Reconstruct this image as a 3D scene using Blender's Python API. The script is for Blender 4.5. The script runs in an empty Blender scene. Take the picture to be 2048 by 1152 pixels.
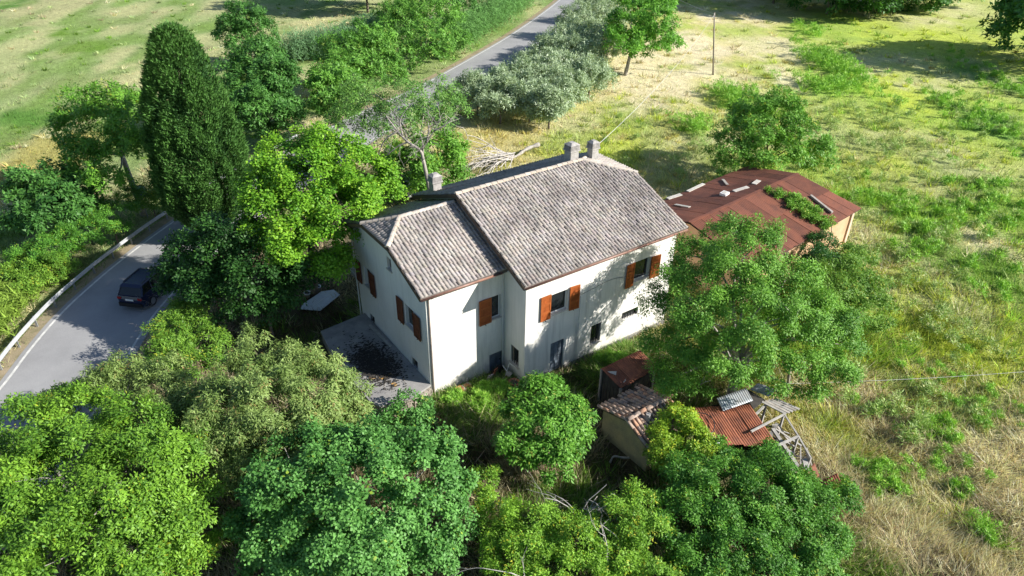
import bpy, math, random
import numpy as np
from mathutils import Matrix, Vector

R = math.radians
scene = bpy.context.scene
COL = scene.collection

# ------------------------------------------------------------------ camera, sky, sun, exposure
cam_data = bpy.data.cameras.new('camera')
cam_data.sensor_width = 36.0
cam_data.lens = 1399.2 / 2048 * 36.0
cam_data.clip_start = 0.5
cam_data.clip_end = 3000
cam = bpy.data.objects.new('camera', cam_data)
COL.objects.link(cam)
_p, _r, _y = R(32.292), R(0.753), R(-35.457)
_f = Vector((-math.sin(_y) * math.cos(_p), math.cos(_y) * math.cos(_p), -math.sin(_p)))
_rt = Vector((math.cos(_y), math.sin(_y), 0)); _up = _rt.cross(_f)
_r2 = _rt * math.cos(_r) + _up * math.sin(_r); _u2 = -_rt * math.sin(_r) + _up * math.cos(_r)
_m = Matrix((_r2, _u2, -_f)).transposed().to_4x4()
_m.translation = Vector((-12.075, -24.131, 23.123))
cam.matrix_world = _m
scene.camera = cam
CAM = np.array([-12.075, -24.131, 23.123])

SUN_AZ = 132.0          # direction the light travels, degrees from +X
SUN_EL = 30.0
world = bpy.data.worlds.new('World'); scene.world = world; world.use_nodes = True
wn = world.node_tree; bg = wn.nodes['Background']
sky = wn.nodes.new('ShaderNodeTexSky'); sky.sky_type = 'NISHITA'; sky.sun_disc = False
sky.sun_elevation = R(SUN_EL)
_sd = Vector((-math.cos(R(SUN_AZ)), -math.sin(R(SUN_AZ)), 0))     # towards the sun
sky.sun_rotation = math.atan2(_sd.x, _sd.y)
sky.air_density = 1.0; sky.dust_density = 0.6; sky.ozone_density = 2.5
wn.links.new(sky.outputs[0], bg.inputs[0]); bg.inputs[1].default_value = 0.075
sun_d = bpy.data.lights.new('sun', 'SUN'); sun_d.energy = 5.0; sun_d.angle = R(0.53); sun_d.color = (1.0, 0.95, 0.86)
sun = bpy.data.objects.new('sun', sun_d); COL.objects.link(sun)
_ld = Vector((math.cos(R(SUN_AZ)) * math.cos(R(SUN_EL)), math.sin(R(SUN_AZ)) * math.cos(R(SUN_EL)), -math.sin(R(SUN_EL))))
sun.rotation_euler = _ld.to_track_quat('-Z', 'Y').to_euler(); sun.location = (30, -30, 40)
vs = scene.view_settings
vs.view_transform = 'Standard'; vs.look = 'None'; vs.gamma = 1.0; vs.exposure = 0.83; vs.use_curve_mapping = False

# ------------------------------------------------------------------ helpers
GZ = -0.8
BASE = {}

def tag(o, label=None, cat=None, group=None, kind=None):
    if label: o['label'] = label
    if cat: o['category'] = cat
    if group: o['group'] = group
    if kind: o['kind'] = kind
    return o

def empty(name, loc, label=None, cat=None, group=None, rz=0.0):
    e = bpy.data.objects.new(name, None); e.empty_display_size = .3
    e.location = loc; e.rotation_euler = (0, 0, rz); COL.objects.link(e)
    BASE[e.name] = Matrix.Translation(Vector(loc)) @ Matrix.Rotation(rz, 4, 'Z')
    return tag(e, label, cat, group)

def put(name, me, parent=None, local=False):
    """link mesh as an object; verts are world coordinates unless local=True"""
    o = bpy.data.objects.new(name, me); COL.objects.link(o)
    if parent is not None:
        o.parent = parent
        if not local and parent.name in BASE:
            o.matrix_parent_inverse = BASE[parent.name].inverted()
    return o

def np_mesh(name, V, F, mat, cols=None, smooth=False):
    V = np.asarray(V, np.float32); F = np.asarray(F, np.int32)
    k = F.shape[1]
    me = bpy.data.meshes.new(name)
    me.vertices.add(len(V)); me.vertices.foreach_set('co', V.ravel())
    me.loops.add(F.size); me.loops.foreach_set('vertex_index', F.ravel())
    me.polygons.add(len(F))
    me.polygons.foreach_set('loop_start', np.arange(0, F.size, k, dtype=np.int32))
    me.polygons.foreach_set('loop_total', np.full(len(F), k, np.int32))
    if smooth: me.polygons.foreach_set('use_smooth', np.ones(len(F), bool))
    if cols is not None:
        a = me.attributes.new('col', 'FLOAT_COLOR', 'POINT')
        c = np.ones((len(V), 4), np.float32); c[:, :3] = cols
        a.data.foreach_set('color', c.ravel())
    me.update(calc_edges=True)
    if mat: me.materials.append(mat)
    return me

class MB:
    """collects simple shapes into one mesh"""
    def __init__(s): s.v = []; s.f = []; s.c = []
    def add(s, vs_, fs, col=None):
        n = len(s.v); s.v += [tuple(v) for v in vs_]; s.f += [tuple(i + n for i in f) for f in fs]
        s.c += [col or (1, 1, 1)] * len(vs_)
        return s
    def box(s, lo, hi, col=None):
        x0, y0, z0 = lo; x1, y1, z1 = hi
        return s.add([(x0,y0,z0),(x1,y0,z0),(x1,y1,z0),(x0,y1,z0),(x0,y0,z1),(x1,y0,z1),(x1,y1,z1),(x0,y1,z1)],
                     [(0,3,2,1),(4,5,6,7),(0,1,5,4),(1,2,6,5),(2,3,7,6),(3,0,4,7)], col)
    def obox(s, c, a, b, d, col=None):
        c, a, b, d = map(Vector, (c, a, b, d)); pts = []
        for k in (-1, 1):
            for i, j in ((-1,-1),(1,-1),(1,1),(-1,1)): pts.append(c + a*i + b*j + d*k)
        return s.add(pts, [(0,3,2,1),(4,5,6,7),(0,1,5,4),(1,2,6,5),(2,3,7,6),(3,0,4,7)], col)
    def bar(s, p, q, w, h, up=(0,0,1), col=None):
        p, q = Vector(p), Vector(q); d = q - p; t = d.normalized(); up = Vector(up)
        sd = t.cross(up)
        if sd.length < 1e-4: sd = t.cross(Vector((1,0,0)))
        sd.normalize(); u = sd.cross(t)
        return s.obox((p+q)/2, d/2, sd*w/2, u*h/2, col)
    def slab(s, poly, th, col=None):
        """polygon (ccw from above) with thickness going down in z"""
        n = len(poly); top = [tuple(p) for p in poly]; bot = [(p[0], p[1], p[2]-th) for p in poly]
        fs = [tuple(range(n)), tuple(range(2*n-1, n-1, -1))] + [(i, i+n, (i+1) % n + n, (i+1) % n) for i in range(n)]
        return s.add(top+bot, fs, col)
    def tube(s, pts, rad, n=6, col=None, cap=True):
        V, F = tube_arr([tuple(p) for p in pts], rad, n, cap)
        return s.add(V, F, col)
    def build(s, name, mat, parent=None, local=False, smooth=False, cols=False):
        me = bpy.data.meshes.new(name); me.from_pydata(s.v, [], s.f)
        if smooth: me.polygons.foreach_set('use_smooth', [True]*len(me.polygons))
        if cols:
            a = me.attributes.new('col', 'FLOAT_COLOR', 'POINT')
            a.data.foreach_set('color', np.array([(c[0], c[1], c[2], 1.) for c in s.c], np.float32).ravel())
        me.update()
        if mat: me.materials.append(mat)
        return put(name, me, parent, local)

def tube_arr(pts, rad, n=6, cap=True):
    P = np.array(pts, float); m = len(P)
    rad = np.full(m, rad, float) if np.isscalar(rad) else np.array(rad, float)
    T = np.gradient(P, axis=0); T /= np.linalg.norm(T, axis=1)[:, None] + 1e-9
    ref = np.array([0.13, 0.21, 1.0]) if abs(T[0][2]) < .9 else np.array([1.0, .1, .05])
    V = []
    for i in range(m):
        a = np.cross(T[i], ref); a /= np.linalg.norm(a) + 1e-9; b = np.cross(T[i], a)
        for k in range(n):
            t = 2*math.pi*k/n
            V.append(tuple(P[i] + rad[i]*(a*math.cos(t) + b*math.sin(t))))
    F = []
    for i in range(m-1):
        for k in range(n):
            k2 = (k+1) % n; F.append((i*n+k, i*n+k2, (i+1)*n+k2, (i+1)*n+k))
    if cap: F.append(tuple(range(n-1, -1, -1))); F.append(tuple((m-1)*n+k for k in range(n)))
    return V, F

def spline(pts, per=8):
    P = [Vector(p) for p in pts]; P = [P[0]*2-P[1]] + P + [P[-1]*2-P[-2]]; out = []
    for i in range(1, len(P)-2):
        a, b, c, d = P[i-1:i+3]
        for k in range(per):
            t = k/per
            out.append(.5*((2*b) + (c-a)*t + (2*a-5*b+4*c-d)*t*t + (3*b-a-3*c+d)*t**3))
    out.append(P[-2]); return out

# value noise (numpy), for placing vegetation and its kinds over the land
_LAT = np.random.default_rng(5).random((256, 256))
def vnoise(x, y, s):
    x = np.asarray(x)/s; y = np.asarray(y)/s
    xi = np.floor(x).astype(int); yi = np.floor(y).astype(int); fx = x-xi; fy = y-yi
    fx = fx*fx*(3-2*fx); fy = fy*fy*(3-2*fy)
    g = lambda a, b: _LAT[a % 256, b % 256]
    return (g(xi,yi)*(1-fx)+g(xi+1,yi)*fx)*(1-fy) + (g(xi,yi+1)*(1-fx)+g(xi+1,yi+1)*fx)*fy
# ------------------------------------------------------------------ materials
def new_mat(name):
    m = bpy.data.materials.new(name); m.use_nodes = True
    nt = m.node_tree; b = nt.nodes['Principled BSDF']; return m, nt, b
def N(nt, t, **kw):
    n = nt.nodes.new(t)
    for k, v in kw.items(): setattr(n, k, v)
    return n
def rough_mat(name, c, rough=.8, var=.25, scale=3.0, c2=None, spec=.25, bump=.0, metal=0, fine=30, thr=(.35,.65), coords='Object', bscale=None, vcol=False):
    """base colour with two scales of noise variation and optional second colour (stains)"""
    m, nt, b = new_mat(name); L = nt.links
    tc = N(nt, 'ShaderNodeTexCoord'); 
    n1 = N(nt, 'ShaderNodeTexNoise'); n1.inputs['Scale'].default_value = scale; n1.inputs['Detail'].default_value = 6; n1.inputs['Roughness'].default_value = .62
    n2 = N(nt, 'ShaderNodeTexNoise'); n2.inputs['Scale'].default_value = fine; n2.inputs['Detail'].default_value = 3
    L.new(tc.outputs[coords], n1.inputs['Vector']); L.new(tc.outputs[coords], n2.inputs['Vector'])
    r = N(nt, 'ShaderNodeMapRange'); r.inputs['From Min'].default_value = thr[0]; r.inputs['From Max'].default_value = thr[1]; L.new(n1.outputs['Fac'], r.inputs['Value'])
    mx = N(nt, 'ShaderNodeMix', data_type='RGBA')
    mx.inputs['A'].default_value = (*c, 1); mx.inputs['B'].default_value = (*(c2 or tuple(x*(1-var) for x in c)), 1)
    L.new(r.outputs['Result'], mx.inputs['Factor'])
    r2 = N(nt, 'ShaderNodeMapRange'); r2.inputs['From Min'].default_value = .3; r2.inputs['From Max'].default_value = .7
    r2.inputs['To Min'].default_value = 1-var*.5; r2.inputs['To Max'].default_value = 1+var*.35; L.new(n2.outputs['Fac'], r2.inputs['Value'])
    mu = N(nt, 'ShaderNodeMix', data_type='RGBA', blend_type='MULTIPLY'); mu.inputs['Factor'].default_value = 1
    L.new(mx.outputs['Result'], mu.inputs['A']); L.new(r2.outputs['Result'], mu.inputs['B'])
    out = mu.outputs['Result']
    if vcol:
        at = N(nt, 'ShaderNodeAttribute', attribute_name='col')
        m2 = N(nt, 'ShaderNodeMix', data_type='RGBA', blend_type='MULTIPLY'); m2.inputs['Factor'].default_value = 1
        L.new(out, m2.inputs['A']); L.new(at.outputs['Color'], m2.inputs['B']); out = m2.outputs['Result']
    L.new(out, b.inputs['Base Color'])
    b.inputs['Roughness'].default_value = rough; b.inputs['Specular IOR Level'].default_value = spec; b.inputs['Metallic'].default_value = metal
    if bump:
        bp = N(nt, 'ShaderNodeBump'); bp.inputs['Strength'].default_value = bump; bp.inputs['Distance'].default_value = .03
        if bscale:
            n3 = N(nt, 'ShaderNodeTexNoise'); n3.inputs['Scale'].default_value = bscale; L.new(tc.outputs[coords], n3.inputs['Vector']); L.new(n3.outputs['Fac'], bp.inputs['Height'])
        else: L.new(n2.outputs['Fac'], bp.inputs['Height'])
        L.new(bp.outputs['Normal'], b.inputs['Normal'])
    return m

def leaf_mat(name, trans=.35, rough=.55, spec=.35, tint=(1.25, 1.25, .6)):
    m, nt, b = new_mat(name); L = nt.links
    at = N(nt, 'ShaderNodeAttribute', attribute_name='col')
    L.new(at.outputs['Color'], b.inputs['Base Color']); b.inputs['Roughness'].default_value = rough; b.inputs['Specular IOR Level'].default_value = spec
    tr = N(nt, 'ShaderNodeBsdfTranslucent')
    hs = N(nt, 'ShaderNodeMix', data_type='RGBA', blend_type='MULTIPLY'); hs.inputs['Factor'].default_value = 1
    hs.inputs['B'].default_value = (*tint, 1); L.new(at.outputs['Color'], hs.inputs['A']); L.new(hs.outputs['Result'], tr.inputs['Color'])
    mx = N(nt, 'ShaderNodeMixShader'); mx.inputs[0].default_value = trans
    L.new(b.outputs[0], mx.inputs[1]); L.new(tr.outputs[0], mx.inputs[2]); L.new(mx.outputs[0], nt.nodes['Material Output'].inputs['Surface'])
    return m

M = {}
M['leaf'] = leaf_mat('leaf', .22)
M['leaf_gloss'] = leaf_mat('leaf_gloss', .25, .42, .5)
M['needle'] = leaf_mat('needle', .12, .6, .2)
M['grass'] = leaf_mat('grass_blade', .30, .7, .15, (1.1, 1.12, .8))
M['bark'] = rough_mat('bark', (.22, .18, .14), .9, .5, 4, bump=.4, fine=25)
M['pale_bark'] = rough_mat('pale_bark', (.42, .39, .35), .85, .4, 4, bump=.3)
M['dead_wood'] = rough_mat('dead_wood', (.60, .56, .53), .85, .35, 5)
M['dead_twig'] = rough_mat('dead_twig', (.36, .31, .28), .9, .35, 5)
def plaster(name, c, stain, damp, amt):
    m = rough_mat(name, c, .9, .14, .8, c2=tuple(x*.90 for x in c), bump=.2, fine=40, thr=(.40, .75)); nt = m.node_tree; L = nt.links; b = nt.nodes['Principled BSDF']
    src = b.inputs['Base Color'].links[0].from_socket; tc = N(nt, 'ShaderNodeTexCoord')
    mp = N(nt, 'ShaderNodeMapping'); mp.inputs['Scale'].default_value = (2.2, 2.2, .16); L.new(tc.outputs['Object'], mp.inputs['Vector'])
    n = N(nt, 'ShaderNodeTexNoise'); n.inputs['Scale'].default_value = 1.6; n.inputs['Detail'].default_value = 7; n.inputs['Roughness'].default_value = .65; L.new(mp.outputs['Vector'], n.inputs['Vector'])
    r = N(nt, 'ShaderNodeMapRange'); r.inputs['From Min'].default_value = .47; r.inputs['From Max'].default_value = .74; r.inputs['To Max'].default_value = amt; L.new(n.outputs['Fac'], r.inputs['Value'])
    x = N(nt, 'ShaderNodeMix', data_type='RGBA'); x.inputs['B'].default_value = (*stain, 1); L.new(src, x.inputs['A']); L.new(r.outputs['Result'], x.inputs['Factor'])
    sp = N(nt, 'ShaderNodeSeparateXYZ'); L.new(tc.outputs['Object'], sp.inputs['Vector'])
    n2 = N(nt, 'ShaderNodeTexNoise'); n2.inputs['Scale'].default_value = 1.1; n2.inputs['Detail'].default_value = 8; n2.inputs['Roughness'].default_value = .7; L.new(tc.outputs['Object'], n2.inputs['Vector'])
    ad = N(nt, 'ShaderNodeMath', operation='MULTIPLY_ADD'); ad.inputs[1].default_value = -2.6; L.new(n2.outputs['Fac'], ad.inputs[0]); L.new(sp.outputs['Z'], ad.inputs[2])
    r2 = N(nt, 'ShaderNodeMapRange'); r2.inputs['From Min'].default_value = -1.4; r2.inputs['From Max'].default_value = -2.5; r2.inputs['To Max'].default_value = .75; L.new(ad.outputs[0], r2.inputs['Value'])
    y = N(nt, 'ShaderNodeMix', data_type='RGBA'); y.inputs['B'].default_value = (*damp, 1); L.new(x.outputs['Result'], y.inputs['A']); L.new(r2.outputs['Result'], y.inputs['Factor']); L.new(y.outputs['Result'], b.inputs['Base Color'])
    return m
M['plaster'] = plaster('plaster', (.80, .785, .74), (.50, .49, .46), (.36, .34, .30), .85)
M['plaster_left'] = plaster('plaster_side', (.76, .77, .765), (.58, .595, .59), (.44, .44, .42), .6)
M['plinth'] = rough_mat('plinth', (.30, .29, .28), .95, .4, 2, bump=.3)
M['roof_tile'] = rough_mat('roof_tile', (1.05, 1.03, 1.0), .9, .4, .65, c2=(.68, .66, .66), bump=.3, fine=22, vcol=True, thr=(.4,.62))
M['ridge_tile'] = rough_mat('ridge_tile', (.54, .50, .46), .9, .4, 3, c2=(.46, .38, .30), bump=.3, fine=25)
M['roof_under'] = rough_mat('roof_under', (.16, .14, .13), .9, .3, 3)
M['fascia'] = rough_mat('fascia', (.10, .075, .06), .7, .3, 3)
M['gutter'] = rough_mat('gutter', (.30, .17, .13), .45, .35, 3, spec=.4)
M['downpipe'] = rough_mat('downpipe', (.42, .36, .33), .5, .3, 3)
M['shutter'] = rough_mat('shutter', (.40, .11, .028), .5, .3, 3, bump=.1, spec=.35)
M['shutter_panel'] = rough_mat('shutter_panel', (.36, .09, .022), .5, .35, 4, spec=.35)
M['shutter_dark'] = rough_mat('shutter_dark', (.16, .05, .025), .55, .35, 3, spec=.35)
M['glass'] = rough_mat('window_glass', (.02, .025, .028), .08, .2, 2, spec=.6)
M['white_frame'] = rough_mat('white_frame', (.72, .73, .72), .5, .1, 3)
M['stone_sill'] = rough_mat('stone_sill', (.60, .57, .52), .8, .2, 4)
M['dark_metal'] = rough_mat('dark_metal', (.05, .05, .055), .5, .3, 6)
M['grey_door'] = rough_mat('grey_door', (.17, .21, .26), .7, .4, 3)
M['weathered_wood'] = rough_mat('weathered_wood', (.42, .39, .36), .9, .4, 5, c2=(.28, .25, .22), bump=.3)
M['pale_timber'] = rough_mat('pale_timber', (.44, .42, .40), .85, .3, 4, bump=.2)
M['rail_paint'] = rough_mat('rail_paint', (.55, .58, .62), .5, .2, 3)
M['chimney'] = rough_mat('chimney', (.46, .44, .42), .9, .35, 4, bump=.3)
M['concrete'] = rough_mat('concrete', (.36, .35, .34), .92, .4, 1.2, c2=(.24, .235, .24), bump=.25, fine=45)
M['rubble_stone'] = rough_mat('rubble_stone', (.44, .39, .33), .9, .4, 2.5, bump=.3)
M['terracotta'] = rough_mat('terracotta', (.42, .17, .09), .8, .3, 5)
M['old_tile'] = rough_mat('old_tile', (.52, .37, .28), .9, .5, 3.0, c2=(.30, .25, .22), bump=.3, fine=20, vcol=True, coords='Object')
M['old_tile_pan'] = rough_mat('old_tile_pan', (.22, .17, .14), .95, .4, 3, bump=.3)
M['ochre_wall'] = rough_mat('ochre_wall', (.50, .40, .24), .92, .35, 1.5, c2=(.36, .31, .22), bump=.3)
M['orange_wall'] = rough_mat('orange_wall', (.62, .41, .26), .9, .25, 1.0, c2=(.52, .32, .19), bump=.15)
M['peach_post'] = rough_mat('peach_post', (.68, .50, .38), .9, .2, 2)
M['brown_sheet'] = rough_mat('brown_sheet', (.215, .080, .048), .62, .45, 1.1, c2=(.14, .058, .040), bump=.15, fine=40, spec=.3)
M['rust_sheet'] = rough_mat('rust_sheet', (.36, .13, .07), .75, .45, 2.2, c2=(.19, .075, .05), bump=.2, fine=25, spec=.3)
M['grey_sheet'] = rough_mat('grey_sheet', (.50, .55, .60), .5, .25, 3, c2=(.42, .42, .42), spec=.5, metal=.2)
M['lath_white'] = rough_mat('lath_white', (.60, .57, .52), .85, .3, 5)
M['steel_rail'] = rough_mat('steel_rail', (.58, .60, .62), .42, .2, 2, spec=.5, metal=.35)
M['steel_post'] = rough_mat('steel_post', (.34, .35, .36), .5, .3, 3, metal=.3)
M['asphalt'] = rough_mat('asphalt', (.35, .35, .355), .93, .32, .30, c2=(.265, .265, .272), bump=.25, fine=55, coords='Object', thr=(.35,.7))
M['road_paint'] = rough_mat('road_paint', (.72, .71, .68), .8, .35, 2.5, c2=(.5, .5, .49))
M['verge'] = rough_mat('verge', (.36, .29, .20), .95, .45, 1.5, c2=(.24, .21, .12), bump=.4, fine=20)
M['car_paint'] = rough_mat('car_paint', (.010, .016, .050), .22, .05, 2, spec=.6)
M['car_pale'] = rough_mat('car_pale', (.55, .56, .56), .3, .05, 2, spec=.5)
M['car_glass'] = rough_mat('car_glass', (.012, .014, .016), .06, .05, 2, spec=.6)
M['tyre'] = rough_mat('tyre', (.02, .02, .02), .85, .2, 8)
M['alloy'] = rough_mat('alloy', (.35, .35, .36), .35, .1, 8, metal=.7)
M['tail_red'] = rough_mat('tail_red', (.28, .015, .015), .25, .1, 8)
M['plate'] = rough_mat('plate', (.72, .73, .72), .5, .05, 8)
M['bumper'] = rough_mat('bumper', (.02, .02, .022), .7, .1, 8)
M['mirror_face'] = rough_mat('mirror_face', (.30, .36, .38), .12, .1, 8, metal=.9)
M['pole_wood'] = rough_mat('pole_wood', (.34, .30, .25), .9, .35, 4)
M['wire'] = rough_mat('wire', (.55, .55, .55), .6, .1, 3)
M['dark_wire'] = rough_mat('dark_wire', (.08, .08, .08), .6, .1, 3)
M['tarp'] = rough_mat('tarp', (.62, .65, .68), .6, .15, 2)
M['white_plastic'] = rough_mat('white_plastic', (.75, .75, .75), .5, .1, 3)
M['dark_board'] = rough_mat('dark_board', (.07, .065, .06), .9, .4, 4)
M['litter'] = rough_mat('litter', (.055, .05, .045), .95, .4, 6)
M['lichen'] = rough_mat('lichen', (.62, .32, .05), .95, .4, 9, c2=(.40, .33, .22), thr=(.4,.6))

# ground: kind of ground cover per place in the attribute 'col', broken up by fine noise: grass texture with shading speckle painted in
m, nt, b = new_mat('ground'); L = nt.links
at = N(nt, 'ShaderNodeAttribute', attribute_name='col'); tc = N(nt, 'ShaderNodeTexCoord')
n1 = N(nt, 'ShaderNodeTexNoise'); n1.inputs['Scale'].default_value = 1.8; n1.inputs['Detail'].default_value = 10; n1.inputs['Roughness'].default_value = .8
n2 = N(nt, 'ShaderNodeTexNoise'); n2.inputs['Scale'].default_value = 9; n2.inputs['Detail'].default_value = 4
mp = N(nt, 'ShaderNodeMapping'); mp.inputs['Rotation'].default_value = (0, 0, .5); mp.inputs['Scale'].default_value = (1, .45, 1)
L.new(tc.outputs['Object'], mp.inputs['Vector']); L.new(mp.outputs['Vector'], n1.inputs['Vector']); L.new(tc.outputs['Object'], n2.inputs['Vector'])
ad = N(nt, 'ShaderNodeMath', operation='ADD'); L.new(n1.outputs['Fac'], ad.inputs[0]); L.new(n2.outputs['Fac'], ad.inputs[1])
mr = N(nt, 'ShaderNodeMapRange'); mr.inputs['From Min'].default_value = .70; mr.inputs['From Max'].default_value = 1.30; mr.inputs['To Min'].default_value = .55; mr.inputs['To Max'].default_value = 1.6
L.new(ad.outputs[0], mr.inputs['Value'])
mu = N(nt, 'ShaderNodeMix', data_type='RGBA', blend_type='MULTIPLY'); mu.inputs['Factor'].default_value = 1
L.new(at.outputs['Color'], mu.inputs['A']); L.new(mr.outputs['Result'], mu.inputs['B']); L.new(mu.outputs['Result'], b.inputs['Base Color'])
b.inputs['Roughness'].default_value = 1; b.inputs['Specular IOR Level'].default_value = .1
bp = N(nt, 'ShaderNodeBump'); bp.inputs['Strength'].default_value = .8; bp.inputs['Distance'].default_value = .22; L.new(ad.outputs[0], bp.inputs['Height']); L.new(bp.outputs['Normal'], b.inputs['Normal'])
M['ground'] = m

def per_object(m, lo, hi):
    """each sheet or plank a little lighter or darker than the next"""
    nt = m.node_tree; b = nt.nodes['Principled BSDF']; src = b.inputs['Base Color'].links[0].from_socket
    oi = N(nt, 'ShaderNodeObjectInfo'); r = N(nt, 'ShaderNodeMapRange'); r.inputs['To Min'].default_value = lo; r.inputs['To Max'].default_value = hi; nt.links.new(oi.outputs['Random'], r.inputs['Value'])
    x = N(nt, 'ShaderNodeMix', data_type='RGBA', blend_type='MULTIPLY'); x.inputs['Factor'].default_value = 1; nt.links.new(src, x.inputs['A']); nt.links.new(r.outputs['Result'], x.inputs['B']); nt.links.new(x.outputs['Result'], b.inputs['Base Color'])
for k_, lo_, hi_ in (('brown_sheet', .78, 1.25), ('rust_sheet', .75, 1.25), ('weathered_wood', .7, 1.2), ('ridge_tile', .8, 1.15), ('rubble_stone', .7, 1.2), ('shutter_panel', .88, 1.1), ('grey_door', .85, 1.15)): per_object(M[k_], lo_, hi_)
# ------------------------------------------------------------------ places: ground-cover patches (x, y, half-widths, kind, weight) and crowns (base, foliage masses x y z r)
PATCH=[(-6.8,122.2,9.1,20.6,'B',0.5), (-9.2,128.7,2.1,8.3,'D',1), (-4.4,88.9,4.0,4.9,'G',0.9), (-5.1,101.6,2.2,3.1,'G',1), (-13.5,46.7,3.9,9.5,'O',1), (-11.2,60.8,6.1,2.6,'D',1), (-15.5,32.4,1.8,4.6,'G',0.8), (1.8,73.1,4.3,5.7,'S',0.7), (9.9,76.6,4.0,7.3,'S',0.6), (29.8,85.8,5.5,9.8,'S',0.8), (27.9,100.8,5.1,7.1,'G',0.5), (12.8,51.5,1.7,7.7,'O',0.8), (10.7,43.1,2.0,3.1,'S',0.8), (25.0,30.3,4.4,7.2,'O',0.9), (34.0,29.7,6.2,8.1,'S',0.6), (35.5,33.2,0.8,1.4,'F',1), (48.1,33.1,5.3,12.7,'S',0.9), (37.6,17.2,6.1,9.5,'E',0.7), (32.1,20.8,2.8,4.0,'Y',0.8), (65.5,41.2,2.7,17.9,'S',0.9), (41.2,23.2,3.1,4.0,'O',0.6), (41.5,20.8,1.5,1.5,'F',0.9), (43.7,21.5,1.0,1.6,'F',0.9), (53.5,24.0,3.1,6.5,'F',1), (78.5,31.3,2.7,7.8,'F',1), (73.5,24.3,2.8,10.6,'F',1), (66.5,22.4,3.6,3.5,'F',1), (67.0,28.5,1.9,7.7,'S',0.9), (79.2,39.2,5.8,8.6,'S',0.7), (90.7,41.5,3.1,4.0,'F',0.8), (71.3,14.6,3.6,8.2,'Y',1), (69.9,6.2,3.7,9.0,'D',0.9), (104.5,26.9,11.3,16.3,'Y',0.7), (87.4,12.7,3.7,11.3,'D',0.8), (51.9,4.8,3.7,4.3,'Y',0.8), (54.8,7.4,2.4,3.9,'E',0.7), (53.7,11.5,2.5,6.5,'E',0.7), (54.6,1.6,3.6,7.1,'E',0.8), (50.5,-4.6,2.4,7.1,'G',0.8), (43.0,-2.8,4.7,5.7,'F',0.8), (41.8,0.7,2.4,2.7,'F',1), (37.1,-7.3,3.1,5.0,'G',0.8), (32.5,-7.4,2.0,2.9,'Y',0.8), (41.9,-7.0,1.8,2.3,'S',0.8), (34.7,-6.5,1.4,4.0,'E',0.8), (27.7,-10.9,2.4,3.0,'Y',0.8), (19.9,-11.6,1.6,1.9,'S',1), (28.9,-13.5,2.3,3.5,'Y',0.8), (30.5,-11.6,1.2,1.9,'E',0.7), (18.1,-11.9,2.6,1.7,'S',0.8), (18.5,-14.4,2.5,1.9,'B',0.8), (20.0,-15.6,1.1,1.1,'F',0.9), (22.7,-15.9,1.5,1.6,'P',0.8), (14.8,-15.2,0.8,0.8,'G',1), (14.9,-17.6,2.6,2.3,'S',0.7), (14.9,-20.1,2.1,1.9,'B',0.5), (15.4,-19.8,0.5,0.6,'F',1), (11.9,-17.5,1.9,2.1,'S',0.8), (20.6,-17.9,1.4,2.0,'S',0.7), (14.5,-16.4,0.6,0.5,'F',0.8), (16.6,-18.1,0.6,0.5,'G',0.7), (17.1,-19.1,0.9,1.4,'B',0.7), (12.5,-15.9,0.7,1.9,'B',0.6), (37.8,-10.9,1.7,4.7,'G',0.8), (21.4,-12.7,1.1,1.4,'E',0.8), (19.2,-16.9,0.9,1.0,'B',0.8), (-3.6,11.5,2.7,2.2,'M',1), (-0.1,-3.7,1.9,2.0,'M',1), (8.1,-3.1,1.6,1.7,'M',1), (-1.4,10.0,1.8,1.6,'M',1), (4.7,-8.8,1.4,1.9,'M',1), (2.2,-1.0,1.8,1.2,'G',0.8)]  # the green patch nearest the guardrail is grass with its shade painted in
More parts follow.
